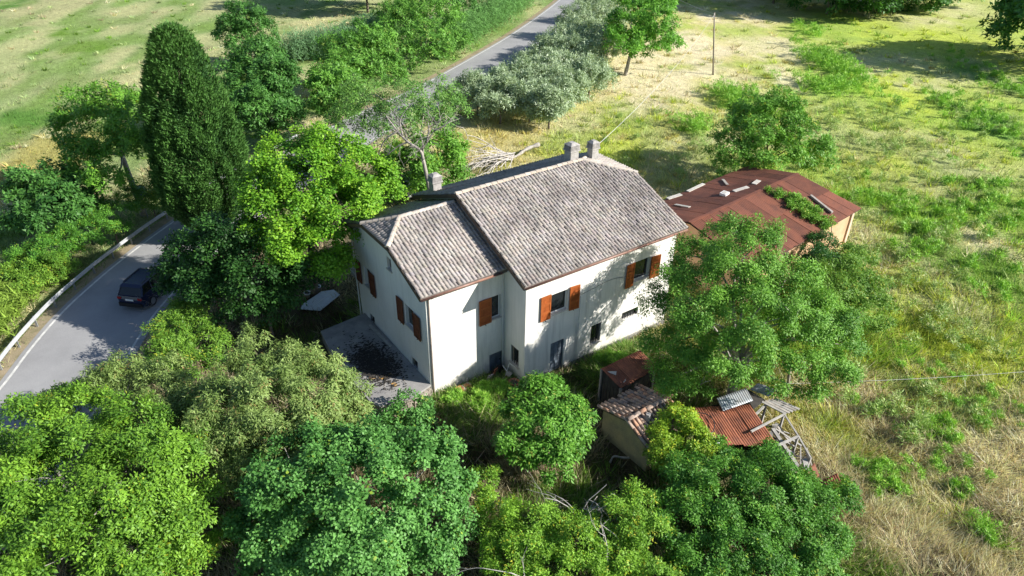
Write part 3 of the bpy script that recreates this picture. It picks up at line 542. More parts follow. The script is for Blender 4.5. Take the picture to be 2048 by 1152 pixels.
holeM = [(6.50-MX0, 7.60-MX0, 3.0, 4.2), (12.22-MX0, 13.38-MX0, 3.0, 4.25), (6.65-MX0, 7.55-MX0, -.95, 1.13), (9.42-MX0, 10.16-MX0, -.10, 1.15), (11.68-MX0, 12.92-MX0, .63, 1.14)]
_, PM = wall('wall', M['plaster'], (MX0, MY0), (1, 0), MX1-MX0, [(0, zm(MY0)-TH), (MX1-MX0, zm(MY0)-TH)], holeM)
topR = [(0, zm(MY0)-TH), (2.47-MY0, 7.216-.16), (6.236-MY0, 7.216-.16), (MY1-MY0, zm(MY1)-TH)]
wall('wall', M['plaster'], (MX1, MY0), (0, 1), MY1-MY0, topR, [])
wall('wall', M['plaster'], (MX1, MY1), (-1, 0), MX1-MX0, [(0, zm(MY1)-TH), (MX1-MX0, zm(MY1)-TH)], [])
wall('wall', M['plaster'], (MX0, WY1), (-1, 0), MX0-WX, [(0, zw(WY1)-TH), (MX0-WX, zw(WY1)-TH)], [])
for lo, hi in (((MX0-.02, MY0-.05, -1.3), (6.60, MY0, -.62)), ((7.60, MY0-.05, -1.3), (MX1+.03, MY0, -.68)), ((WX+.03, WY0-.035, -1.3), (4.02, WY0, -.86))): MB().box(lo, hi).build('plinth', M['plinth'], house)

def window(P, h, depth=.13, frame=.07, mull=1, mat='white_frame', sill=True, bars=0):
    a, b_, c, d = h; mb = MB()
    def fb(a0, a1, c0, c1, dd=depth, th=.05):
        vs_ = [P(a0, c0, dd), P(a1, c0, dd), P(a1, c1, dd), P(a0, c1, dd)]; vs2 = [P(a0, c0, dd+th), P(a1, c0, dd+th), P(a1, c1, dd+th), P(a0, c1, dd+th)]
        mb.add(vs_+vs2, [(0, 1, 2, 3), (4, 7, 6, 5), (0, 4, 5, 1), (1, 5, 6, 2), (2, 6, 7, 3), (3, 7, 4, 0)])
    e = .004
    fb(a+e, b_-e, c+e, c+frame); fb(a+e, b_-e, d-frame, d-e); fb(a+e, a+frame, c+frame, d-frame); fb(b_-frame, b_-e, c+frame, d-frame)
    for i in range(mull):
        s = a+(b_-a)*(i+1)/(mull+1); fb(s-frame*.5, s+frame*.5, c+frame, d-frame, depth-.006)
    w = mb.build('window', M[mat], house)
    n = mull+1
    for i in range(n):
        s0 = a+(b_-a)*i/n+.03; s1 = a+(b_-a)*(i+1)/n-.03
        MB().add([P(s0, c+.03, depth+.03), P(s1, c+.03, depth+.03), P(s1, d-.03, depth+.03), P(s0, d-.03, depth+.03)], [(0, 1, 2, 3)]).build('pane', M['glass'], w)
    if sill:
        s_ = MB(); q = [P(a-.08, c-.06, -.07), P(b_+.08, c-.06, -.07), P(b_+.08, c-.06, .12), P(a-.08, c-.06, .12)]; t = [(x_, y_, z_+.063) for x_, y_, z_ in q]
        s_.add(q+t, [(3, 2, 1, 0), (4, 5, 6, 7), (0, 1, 5, 4), (1, 2, 6, 5), (2, 3, 7, 6), (3, 0, 4, 7)]); s_.build('sill', M['stone_sill'], w)
    for i in range(bars):
        s = a+(b_-a)*(i+.5)/bars
        MB().bar(P(s, c, .05), P(s, d, .05), .03, .03, up=(.3, .7, 0)).build('bar', M['dark_metal'], w)
    return w

def shutter(P, a, b_, c, d, mat='shutter', pm='shutter_panel', off=.06, tilt=0.0):
    """panelled wooden shutter folded back against the wall"""
    mb = MB()
    def bx(target, a0, a1, c0, c1, d0, d1):
        f = lambda s, z, dd: P(s, z, -(dd + tilt*(s-a)))
        vs_ = [f(a0, c0, d1), f(a1, c0, d1), f(a1, c1, d1), f(a0, c1, d1), f(a0, c0, d0), f(a1, c0, d0), f(a1, c1, d0), f(a0, c1, d0)]
        target.add(vs_, [(0, 1, 2, 3), (4, 7, 6, 5), (0, 4, 5, 1), (1, 5, 6, 2), (2, 6, 7, 3), (3, 7, 4, 0)])
    st = .075; H = d-c
    bx(mb, a, a+st, c, d, off, off+.045); bx(mb, b_-st, b_, c, d, off, off+.045)
    rails = [c, c+H*.30, c+H*.63, d-.09]
    for z in rails: bx(mb, a+st, b_-st, z, z+.09, off+.001, off+.044)
    s = mb.build('shutter', M[mat], house)
    for z0, z1 in zip(rails[:-1], rails[1:]):
        p = MB(); bx(p, a+st-.005, b_-st+.005, z0+.085, z1+.005, off+.010, off+.026); p.build('panel', M[pm], s)
    k = MB(); 
    for zz in (c-.05,): k.bar(P((a+b_)/2, zz, 0), P((a+b_)/2, zz, -.13), .025, .025)
    k.build('shutter_catch', M['dark_metal'], s)
    return s

for i, h in enumerate(holeL):
    window(PL, h, mull=0, frame=.05, sill=i < 3, mat='white_frame' if i < 2 else 'weathered_wood', bars=3 if i > 2 else 0)
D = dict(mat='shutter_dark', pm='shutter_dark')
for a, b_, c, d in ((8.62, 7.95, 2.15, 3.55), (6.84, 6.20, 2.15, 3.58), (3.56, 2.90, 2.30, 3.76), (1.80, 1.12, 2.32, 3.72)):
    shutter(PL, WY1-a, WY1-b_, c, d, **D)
window(PF, holeF[0], mull=0, frame=.05)
shutter(PF, 3.42-WX, 4.14-WX, 2.46, 3.96)
window(PM, holeM[0], mull=0, frame=.05); window(PM, holeM[1], mull=0, frame=.05)
shutter(PM, 5.84-MX0, 6.46-MX0, 2.87, 4.33); shutter(PM, 7.68-MX0, 8.28-MX0, 2.87, 4.31, tilt=.10)
shutter(PM, 11.60-MX0, 12.20-MX0, 2.80, 4.28, tilt=-.05); shutter(PM, 13.42-MX0, 14.05-MX0, 2.85, 4.25, tilt=.10)
window(PM, holeM[3], mull=0, mat='weathered_wood', sill=True, bars=4)
window(PM, holeM[4], mull=0, mat='dark_metal', sill=False, bars=6)
window(PS, holeS[0], mull=0, mat='weathered_wood', bars=4)

def plank_door(P, h, mat, n):
    a, b_, c, d = h; mb = MB()
    f = lambda s, z, dd: P(s, z, dd)
    for s0, s1, z0, z1 in ((a+.004, a+.06, c, d-.06), (b_-.06, b_-.004, c, d-.06), (a+.004, b_-.004, d-.06, d-.004)):
        mb.add([f(s0, z0, .06), f(s1, z0, .06), f(s1, z1, .06), f(s0, z1, .06), f(s0, z0, .14), f(s1, z0, .14), f(s1, z1, .14), f(s0, z1, .14)],
               [(0, 1, 2, 3), (4, 7, 6, 5), (0, 4, 5, 1), (1, 5, 6, 2), (2, 6, 7, 3), (3, 7, 4, 0)])
    dr = mb.build('door', M[mat], house)
    w = (b_-a-.13)/n
    for i in range(n):
        s0 = a+.065+w*i+.008; s1 = s0+w-.016; q = .10+.01*(i % 2)
        MB().add([f(s0, c, q), f(s1, c, q), f(s1, d-.065, q), f(s0, d-.065, q), f(s0, c, q+.04), f(s1, c, q+.04), f(s1, d-.065, q+.04), f(s0, d-.065, q+.04)],
                 [(0, 1, 2, 3), (4, 7, 6, 5), (0, 4, 5, 1), (1, 5, 6, 2), (2, 6, 7, 3), (3, 7, 4, 0)]).build('plank', M[mat], dr)
    MB().obox(P(b_-.13, (c+d)/2, .085), (.05, 0, 0), (0, .02, 0), (0, 0, .02)).build('handle', M['dark_metal'], dr)
plank_door(PM, holeM[2], 'grey_door', 6)
plank_door(PF, holeF[1], 'grey_door', 6)

# roofs: slabs, tiles, ridge caps
def add_tiles(acc, rng, o, u, v, ulen, vlen, clip, tw=.205, tl=.26, tint=(.335, .312, .30)):
    """rows of roll tiles on the plane o + a*u + b*v; clip(a, b) keeps tiles"""
    o, u, v = (np.array(t, float) for t in (o, u, v)); nrm = np.cross(u, v); nrm /= np.linalg.norm(nrm)
    if nrm[2] < 0: nrm = -nrm
    prof = [(0.0, .0), (.12, .04), (.32, .062), (.52, .04), (.68, .0), (1.0, -.004)]
    nc = int(ulen/tw)+1; nr = int(vlen/tl)+1; cw = ulen/nc if ulen > .5 else tw
    for j in range(nr):
        b0 = j*tl
        for i in range(nc):
            a0 = i*cw; b0 = j*tl
            if not clip(a0+cw*.5, b0+tl*.5): continue
            b0 = b0 + (rng.normal(0, .012) if j else 0); b1 = min(b0+tl*1.10, vlen); ja = rng.normal(0, .010); jh = rng.normal(0, .008) + .035*(1-math.sin(math.pi*min(1, max(0, (b0+.1)/vlen)))*(.6+.4*math.sin(a0*1.3+o[0]))); lift = .042
            n0 = len(acc[0]); c = np.array(tint)*(1+rng.normal(0, .07)); c *= np.array([1+rng.normal(0, .025), 1, 1+rng.normal(0, .03)])
            if rng.random() < .04: c = c*.72
            for bb, up in ((b0-.01, lift), (b1, 0.0)):
                for s, hgt in prof: acc[0].append(o+u*(a0+ja+s*cw)+v*bb+nrm*(hgt+up+jh+.012))
            for s, hgt in prof: acc[0].append(o+u*(a0+ja+s*cw)+v*(b0-.008)+nrm*(.0+jh))
            k = len(prof)
            for t in range(k-1):
                acc[1].append((n0+t, n0+t+1, n0+k+t+1, n0+k+t)); acc[1].append((n0+2*k+t, n0+2*k+t+1, n0+t+1, n0+t))
            acc[2] += [c]*(3*k)

def poly_clip(poly):
    P_ = np.array(poly)
    def f(a, b_):
        c = False; j = len(P_)-1
        for i in range(len(P_)):
            if (P_[i][1] > b_) != (P_[j][1] > b_) and a < (P_[j][0]-P_[i][0])*(b_-P_[i][1])/(P_[j][1]-P_[i][1])+P_[i][0]: c = not c
            j = i
        return c
    return f

trng = np.random.default_rng(3)
def cap_mesh():
    mb = MB(); L_, r0, r1 = .42, .135, .115; V = []; 
    for x_, r_ in ((0, r0), (.06, r0), (L_, r1)):
        for k in range(6):
            t = math.pi*k/5; V.append((x_, math.cos(t)*r_, math.sin(t)*r_*.85))
    F = [(i*6+k, i*6+k+1, i*6+k+7, i*6+k+6) for i in range(2) for k in range(5)] + [(5, 4, 3, 2, 1, 0), (12, 13, 14, 15, 16, 17)]
    me = bpy.data.meshes.new('ridge_cap'); me.from_pydata(V, [], F); me.update(); me.materials.append(M['ridge_tile']); return me
CAP = cap_mesh()
def caps(roof, A, B, step=.37):
    A, B = Vector(A), Vector(B); d = B-A; n = max(1, round(d.length/step)); t = d.normalized()
    sd = Vector((0, 0, 1)).cross(t).normalized(); up = t.cross(sd)
    for i in range(n):
        o = bpy.data.objects.new('ridge_cap', CAP); COL.objects.link(o); o.parent = roof
        jit = random.Random(i*7+int(A.x*10)); m_ = Matrix((t, sd, up)).transposed().to_4x4()
        m_.translation = A + d*(i/n) + up*(.045+jit.uniform(-.006, .008)) + sd*jit.uniform(-.012, .012)
        o.matrix_parent_inverse = BASE.get(roof.name, Matrix.Identity(4)).inverted() if roof.name in BASE else Matrix.Identity(4)
        o.matrix_basis = m_ @ Matrix.Rotation(jit.uniform(-.03, .03), 4, 'Z')

def roof_part(name, polys, th=.16):
    mb = MB()
    for p in polys: mb.slab(p, th)
    return mb.build(name, M['roof_under'], house)

# main block roof
x0, x1, xh = 4.57, 15.64, 13.0; yf0, yr, yb = -1.777, 4.353, 9.234; yt0, yt1, zt = 2.47, 6.236, 7.216
pf = [(x0, yf0, zm(yf0)), (x1, yf0, zm(yf0)), (x1, yt0, zt), (xh, yr, 7.966), (x0, yr, 7.966)]
pb = [(x1, yb, zm(yb)), (x0, yb, zm(yb)), (x0, yr, 7.966), (xh, yr, 7.966), (x1, yt1, zt)]
ph = [(x1, yt0, zt), (x1, yt1, zt), (xh, yr, 7.966)]
roof = roof_part('roof', [pf, pb, ph])
acc = [[], [], []]
cs = 1/math.sqrt(1+SLM*SLM); vF = (0, cs, SLM*cs); vB = (0, -cs, SLM*cs)
def uv(poly, o, u, v): 
    o, u, v = np.array(o), np.array(u), np.array(v); return [((np.array(p)-o)@u, (np.array(p)-o)@v) for p in poly]
def do(poly, o, u, v, **k):
    q = uv(poly, o, u, v); add_tiles(acc, trng, o, u, v, max(t[0] for t in q), max(t[1] for t in q), poly_clip(q), **k)
do(pf, pf[0], (1, 0, 0), vF); do(pb, pb[0], (-1, 0, 0), vB)
dv = np.array([xh-x1, 0, 7.966-zt]); dv /= np.linalg.norm(dv); do(ph, ph[0], (0, 1, 0), dv)
o = put('roof_tiles', np_mesh('roof_tiles', acc[0], acc[1], M['roof_tile'], np.array(acc[2])), roof); o['kind'] = 'stuff'
caps(roof, (x0, yr, 7.966), (xh, yr, 7.966)); caps(roof, (x1, yt0, zt), (xh, yr, 7.966)); caps(roof, (x1, yt1, zt), (xh, yr, 7.966))
mb = MB()
for a, b_ in (((x0-.02, yf0, zm(yf0)-.07), (x0-.02, yr, 7.90)), ((x0-.02, yr, 7.90), (x0-.02, yb, zm(yb)-.07)), ((x1+.02, yf0, zm(yf0)-.07), (x1+.02, yt0, zt-.07)), ((x1+.02, yt0, zt-.07), (x1+.02, yt1, zt-.07)), ((x1+.02, yt1, zt-.07), (x1+.02, yb, zm(yb)-.07))):
    MB().bar(a, b_, .035, .20).build('fascia', M['fascia'], roof)
# wing roof
roof2 = None
wx0, wx1, wh = 0.0, 4.90, 1.436; wt0, wt1, wzt = 3.097, 6.051, 6.84; wyb = 9.148
pf = [(wx0, 0, 5.6), (wx1, 0, 5.6), (wx1, 4.574, 7.433), (wh, 4.574, 7.433), (wx0, wt0, wzt)]
pb = [(wx1, wyb, 5.6), (wx0, wyb, 5.6), (wx0, wt1, wzt), (wh, 4.574, 7.433), (wx1, 4.574, 7.433)]
ph = [(wx0, wt1, wzt), (wx0, wt0, wzt), (wh, 4.574, 7.433)]
roof2 = roof_part('roof', [pf, pb, ph]); acc = [[], [], []]
cs = 1/math.sqrt(1+SLW*SLW); vF = (0, cs, SLW*cs); vB = (0, -cs, SLW*cs)
do(pf, pf[0], (1, 0, 0), vF); do(pb, pb[0], (-1, 0, 0), vB)
dv = np.array([wh-wx0, 0, 7.433-wzt]); dv /= np.linalg.norm(dv); do(ph, ph[0], (0, -1, 0), dv)
o = put('roof_tiles', np_mesh('roof_tiles', acc[0], acc[1], M['roof_tile'], np.array(acc[2])), roof2); o['kind'] = 'stuff'
caps(roof2, (wx1-.3, 4.574, 7.433), (wh, 4.574, 7.433)); caps(roof2, (wx0, wt0, wzt), (wh, 4.574, 7.433)); caps(roof2, (wx0, wt1, wzt), (wh, 4.574, 7.433))
mb = MB()
for a, b_ in (((wx0-.02, 0, 5.53), (wx0-.02, wt0, wzt-.07)), ((wx0-.02, wt0, wzt-.07), (wx0-.02, wt1, wzt-.07)), ((wx0-.02, wt1, wzt-.07), (wx0-.02, wyb, 5.53))): MB().bar(a, b_, .035, .20).build('fascia', M['fascia'], roof2)

def gutter(a, b_, mat='gutter', r_=.075):
    a, b_ = Vector(a), Vector(b_); d = (b_-a).normalized(); sd = Vector((0, 0, 1)).cross(d)
    V = []; K = 6
    for p in (a, b_):
        for rr in (r_, r_-.012):
            for k in range(K+1):
                t = math.pi*k/K; V.append(tuple(p + sd*(math.cos(t)*rr) - Vector((0, 0, math.sin(t)*rr))))
    n = K+1; F = []
    for k in range(K):
        F += [(k, k+1, 2*n+k+1, 2*n+k), (n+k+1, n+k, 3*n+k, 3*n+k+1), (k, n+k, n+k+1, k+1), (2*n+k, 2*n+k+1, 3*n+k+1, 3*n+k)]
    return MB().add(V, F).build('gutter', M[mat], house, smooth=True)
gutter((4.60, yf0-.08, zm(yf0)-.03), (15.62, yf0-.08, zm(yf0)-.06)); gutter((-.02, -.08, 5.57), (4.5, -.08, 5.55)); gutter((-.02, wyb+.08, 5.57), (4.5, wyb+.08, 5.55))
def pipe(pts, r_=.045, mat='downpipe'): return MB().tube(spline(pts, 4), r_, 8).build('downpipe', M[mat], house, smooth=True)
pipe([(.62, -.06, 5.48), (.62, .10, 5.35), (.62, .42, 5.15), (.62, .42, 2.5), (.62, .42, -.95)])
pipe([(4.84, -.06, 5.5), (4.84, .1, 5.35), (4.84, .42, 5.2), (4.84, .42, 2), (4.84, .42, -.9)], .035, 'white_frame')
pipe([(.42, 9.2, 5.5), (.42, 9.05, 5.3), (.42, 8.74, 5.1), (.42, 8.74, 2.5), (.42, 8.74, -.7)], .04, 'white_frame')
pipe([(8.45, -1.45, 3.5), (8.45, -1.45, 1.5), (8.45, -1.45, -.7)], .02, 'white_frame')

def chimney(x, y, zb, zt_, w, d):
    mb = MB(); mb.box((x-w/2, y-d/2, zb), (x+w/2, y+d/2, zt_-.42))
    ch = mb.build('chimney', M['chimney'], house)
    z = zt_-.42
    mb = MB(); mb.box((x-w/2-.07, y-d/2-.07, z-.002), (x+w/2+.07, y+d/2+.07, z+.06)); mb.build('collar', M['chimney'], ch)
    for k in range(4):
        zz = z+.075+k*.07; e = .055-.008*k
        MB().slab([(x-w/2-e, y-d/2-e, zz+.035), (x+w/2+e, y-d/2-e, zz+.035), (x+w/2+e, y+d/2+e, zz+.035), (x-w/2-e, y+d/2+e, zz+.035)], .03).build('louvre', M['chimney'], ch)
    mb = MB()
    for sx in (-1, 1):
        for sy in (-1, 1): mb.box((x+sx*(w/2-.05)-.05, y+sy*(d/2-.05)-.05, z+.06), (x+sx*(w/2-.05)+.05, y+sy*(d/2-.05)+.05, z+.36))
    mb.box((x-w/2+.06, y-d/2+.06, z+.06), (x+w/2-.06, y+d/2-.06, z+.34)); mb.build('flue', M['dark_board'], ch)
    e = .05; z1 = z+.36
    MB().add([(x-w/2-e, y-d/2-e, z1), (x+w/2+e, y-d/2-e, z1), (x+w/2+e, y+d/2+e, z1), (x-w/2-e, y+d/2+e, z1), (x-w/4, y-d/4, z1+.12), (x+w/4, y-d/4, z1+.12), (x+w/4, y+d/4, z1+.12), (x-w/4, y+d/4, z1+.12)],
             [(3, 2, 1, 0), (4, 5, 6, 7), (0, 1, 5, 4), (1, 2, 6, 5), (2, 3, 7, 6), (3, 0, 4, 7)]).build('chimney_cap', M['chimney'], ch)
chimney(5.52, 8.2, 6.0, 7.50, .52, .52); chimney(12.62, 4.85, 7.4, 8.92, .58, .58); chimney(14.1, 4.70, 7.3, 8.78, .46, .46)

# balcony at the rear corner
bal = MB().box((.52, WY1+.002, 1.85), (4.2, 9.95, 2.0)).build('balcony', M['concrete'], house)
mb = MB()
for p, q in (((.56, 8.7, 2.95), (.56, 9.9, 2.95)), ((.56, 9.9, 2.95), (4.1, 9.9, 2.95)), ((.56, 8.7, 2.12), (.56, 9.9, 2.12)), ((.56, 9.9, 2.12), (4.1, 9.9, 2.12))): mb.bar(p, q, .035, .035)
mb.build('handrail', M['rail_paint'], bal)
for k in range(11): MB().bar((.56, 8.75+k*.113, 2.0), (.56, 8.75+k*.113, 2.94), .016, .016).build('baluster', M['rail_paint'], bal)
for k in range(1, 25): MB().bar((.56+k*.14, 9.9, 2.0), (.56+k*.14, 9.9, 2.94), .016, .016).build('baluster', M['rail_paint'], bal)
# thin service cable across the long wall
MB().tube(spline([(8.4, -1.43, 3.55), (9.2, -1.43, 3.62), (10.5, -1.43, 3.75), (11.4, -1.43, 3.62), (13, -1.43, 3.3), (14.8, -1.43, 3.1)], 5), .009, 4).build('cable', M['dark_wire'], house)

# terrace
ter = empty('terrace', (-1, 4, -.9), 'grey concrete terrace with a rubble stone edge along the shaded end of the farmhouse', 'terrace')
tp = [(-2.35, .45, -.02), (-.7, .18, -.01), (.47, .47, .0), (.47, 8.25, .0), (-2.35, 8.0, -.02), (-2.72, 5.0, -.02), (-2.60, 1.0, -.02)]
MB().slab(tp, .12).build('slab', M['concrete'], ter)
srng = random.Random(4)
mb = MB(); inner = [(p[0]*.985-.02, p[1]*.985+.06, -.13) for p in tp]; mb.slab(inner, 1.2); mb.build('core', M['rubble_stone'], ter)
def stone_face(a, b_, z0, z1, parent, nm='stone', sz=.30):
    a, b_ = Vector(a), Vector(b_); d = b_-a; L_ = d.length; t = d/L_; n_ = Vector((t.y, -t.x, 0)); z = z0
    while z < z1-.05:
        h_ = min(srng.uniform(.16, .24), z1-z); s = 0
        while s < L_:
            w_ = min(srng.uniform(.7, 1.4)*sz, L_-s)
            if w_ > .06: MB().obox(a+t*(s+w_/2)+n_*srng.uniform(-.01, .03)+Vector((0, 0, z+h_/2)), t*(w_/2-.012), n_*.09, (0, 0, h_/2-.012)).build(nm, M['rubble_stone'], parent)
            s += w_
        z += h_
stone_face((-2.35, .43, 0), (-.7, .16, 0), -1.05, -.14, ter); stone_face((-.7, .16, 0), (.46, .44, 0), -1.05, -.14, ter)
# lichen spots and leaf litter on the terrace
for cx, cy, r_ in ((-1.75, 2.6, .20), (-1.25, 2.35, .22), (-1.05, 1.55, .17), (-.85, 2.35, .10)):
    mb = MB(); k = 14; V = [(cx+math.cos(2*math.pi*i/k)*r_*srng.uniform(.75, 1.15), cy+math.sin(2*math.pi*i/k)*r_*srng.uniform(.7, 1.1), .004) for i in range(k)]
    mb.add(V, [tuple(range(k))]); mb.build('lichen_patch', M['lichen'], ter)
lr = np.random.default_rng(8); n = 2600
px = -1.1+lr.normal(0, .55, n); py = 3.6+lr.normal(0, 1.0, n); ok = (px > -2.4) & (px < .35) & (py > .8) & (py < 7.5); px, py = px[ok], py[ok]
a = lr.random(len(px))*6.28; s = .03+.06*lr.random(len(px)); z = .012+.05*lr.random(len(px))
V = np.stack([np.stack([px+np.cos(a+t)*s, py+np.sin(a+t)*s*.6, z+dz], 1) for t, dz in ((0, .01), (1.7, 0), (3.14, .015), (4.6, 0))], 1).reshape(-1, 3)
o = put('leaf_litter', np_mesh('leaf_litter', V, np.arange(len(V)).reshape(-1, 4), M['litter'])); tag(o, 'dark dry leaf litter heaped on the terrace', 'leaf litter', kind='stuff')
tag(MB().bar((.22, 4.4, .06), (.16, 6.9, .06), .16, .08).build('timber_beam', M['pale_timber']), 'pale timber beam lying along the foot of the shaded house wall', 'beam')
# ------------------------------------------------------------------ outbuildings
V3 = Vector
def lerp(a, b_, t): return V3(a)*(1-t)+V3(b_)*t

# long shed with brown sheet roof
shed = empty('long_shed', (27, 1.5, -.9), 'long orange plastered shed with a brown sheet roof beside the farmhouse', 'shed')
rL, rR = V3((20.02, 1.69, 3.1)), V3((32.56, 2.74, 3.1)); eL, eR = V3((20.35, -3.24, 1.9)), V3((33.81, -1.93, 1.9)); bL, bR = V3((19.55, 6.45, 1.9)), V3((33.2, 7.6, 1.9))
fw = [lerp(eL, rL, .07), lerp(eR, rR, .07)]; bw = [lerp(bL, rL, .07), lerp(bR, rR, .07)]
ux = (rR-rL).normalized()
A0, A1 = V3(fw[0])+ux*.25, V3(fw[1])-ux*.45; B0, B1 = V3(bw[0])+ux*.25, V3(bw[1])-ux*.45; K0, K1 = rL+ux*.25, rR-ux*.45
zz = 1.82; mb = MB()
def quadwall(a, b_, zt_): return [(a.x, a.y, -1.2), (b_.x, b_.y, -1.2), (b_.x, b_.y, zt_), (a.x, a.y, zt_)]
for a, b_ in ((A0, A1), (B1, B0)): MB().add(quadwall(a, b_, zz), [(0, 1, 2, 3)]).build('wall', M['orange_wall'], shed)
for a, b_, k in ((A1, B1, K1), (B0, A0, K0)):
    MB().add([(a.x, a.y, -1.2), (b_.x, b_.y, -1.2), (b_.x, b_.y, zz), (k.x, k.y, 3.0), (a.x, a.y, zz)], [(0, 1, 2, 3, 4)]).build('wall', M['orange_wall'], shed)
for t in (0.0, .33, .66, 1.0):
    p = lerp(A0, A1, t); MB().obox((p.x, p.y-.03, .3), (.16, .02, 0), (0, .08, 0), (0, 0, 1.5)).build('pillar', M['peach_post'], shed)
srf = random.Random(9)
rf = MB().add([tuple(p-V3((0, 0, .07))) for p in (eL, eR, rR, rL)], [(0, 1, 2, 3)]).add([tuple(p-V3((0, 0, .07))) for p in (bR, bL, rL, rR)], [(0, 1, 2, 3)]).build('roof', M['fascia'], shed)
for side, (e0, e1) in enumerate(((eL, eR), (bL, bR))):
    n = 13
    for i in range(n):
        t0, t1 = i/n+.0015, (i+1)/n-.0015
        for s0, s1, dz in ((0, .52, 0), (.49, 1, .03)):
            z = srf.uniform(0, .018)+dz; dz2 = srf.uniform(-.012, .02)
            P = [lerp(lerp(e0, e1, t), lerp(rL, rR, t), s)+V3((0, 0, z+dz2*(t == t1))) for t, s in ((t0, s0), (t1, s0), (t1, s1), (t0, s1))]
            if side: P = P[::-1]
            # wavy sheet: ripples run down the slope
            nw = 12; pa, pb, pc, pd = P; V = []
            for tz in (0, -.014):
                for k in range(nw+1):
                    f = k/nw; wv = .010*math.sin(f*math.pi*nw) if k % 2 else 0.0; wv = .016 if k % 2 else 0.0
                    V += [tuple(lerp(pa, pb, f)+V3((0, 0, wv+tz))), tuple(lerp(pd, pc, f)+V3((0, 0, wv+tz)))]
            F = [(2*k, 2*k+2, 2*k+3, 2*k+1) for k in range(nw)]; m_ = 2*(nw+1); F += [(m_+2*k, m_+2*k+1, m_+2*k+3, m_+2*k+2) for k in range(nw)] + [(2*k+2, 2*k, m_+2*k, m_+2*k+2) for k in range(nw)] + [(0, 1, m_+1, m_), (2*nw+1, 2*nw, m_+2*nw, m_+2*nw+1)]
            MB().add(V, F).build('roof_sheet', M['brown_sheet'], rf)
MB().bar(rL+V3((0, 0, .055)), rR+V3((0, 0, .055)), .26, .03).build('ridge_flashing', M['brown_sheet'], rf)
def roof_z(x, y):
    s = V3((-ux.y, ux.x, 0)); d = (V3((x, y, 0))-V3((rL.x, rL.y, 0))).dot(s); return 3.1-abs(d)*1.2/4.75+.075
def plank(a, b_, w, h, mat, label):
    a = V3((a[0], a[1], roof_z(*a[:2])+h/2)); b_ = V3((b_[0], b_[1], roof_z(*b_[:2])+h/2))
    return tag(MB().bar(a, b_, w, h).build('plank', M[mat]), label, 'plank', 'loose planks on the shed roof')
plank((23.3, 6.6), (24.55, 6.5), .30, .05, 'lath_white', 'white plank at the house end of the shed roof edge')
plank((25.35, 6.6), (27.45, 6.95), .26, .05, 'lath_white', 'long pale plank along the far edge of the brown shed roof')
plank((22.48, 5.14), (22.45, 3.85), .22, .04, 'lath_white', 'short pale plank lying across the shaded slope next to the house roof')
plank((26.74, 3.72), (28.03, 3.55), .30, .05, 'lath_white', 'pale plank near the ridge behind the white block')
plank((28.8, 3.65), (29.75, 3.95), .34, .05, 'lath_white', 'short wide plank high on the shaded slope by the tree')
plank((29.0, 6.5), (27.95, 5.25), .20, .05, 'weathered_wood', 'grey plank tipped down the shaded slope under the tree')
plank((30.92, .42), (30.77, -1.52), .18, .14, 'weathered_wood', 'weathered beam lying down the sunny slope of the shed roof')
bk = empty('concrete_block', (25.8, 3.75, roof_z(25.8, 3.75)), 'white hollow block sitting on the shaded shed roof', 'block')
MB().obox((25.8, 3.75, roof_z(25.8, 3.75)+.09), (.28, .06, 0), (-.05, .22, 0), (0, 0, .09)).build('body', M['white_plastic'], bk)
MB().obox((25.8, 3.75, roof_z(25.8, 3.75)+.19), (.17, .035, 0), (-.03, .13, 0), (0, 0, .012)).build('lid', M['lath_white'], bk)

def corr_mesh(name, o, u, v, w, l, mat, parent=None, pitch=.10, amp=.018, th=.006, bend=0.0):
    """corrugated sheet: waves across u, running down v"""
    o, u, v = V3(o), V3(u).normalized(), V3(v).normalized(); nrm = u.cross(v).normalized()
    if nrm.z < 0: nrm = -nrm
    n = int(w/pitch*4); m_ = 5; V = []; 
    for s in (0, 1):
        for j in range(m_+1):
            for i in range(n+1):
                t = i/n; q = j/m_
                V.append(tuple(o+u*(w*t)+v*(l*q)+nrm*(amp*math.sin(2*math.pi*w*t/pitch)-th*s+bend*(q*(1-q))*4)))
    F = []; k = (m_+1)*(n+1)
    for j in range(m_):
        for i in range(n):
            a = j*(n+1)+i; F.append((a, a+1, a+n+2, a+n+1)); F.append((k+a, k+a+n+1, k+a+n+2, k+a+1))
    for j in range(m_):
        a = j*(n+1); F.append((a, a+n+1, k+a+n+1, k+a)); a += n; F.append((a, k+a, k+a+n+1, a+n+1))
    for i in range(n):
        F.append((i, k+i, k+i+1, i+1)); a = m_*(n+1)+i; F.append((a, a+1, k+a+1, k+a))
    return MB().add(V, F).build(name, M[mat], parent, smooth=True)

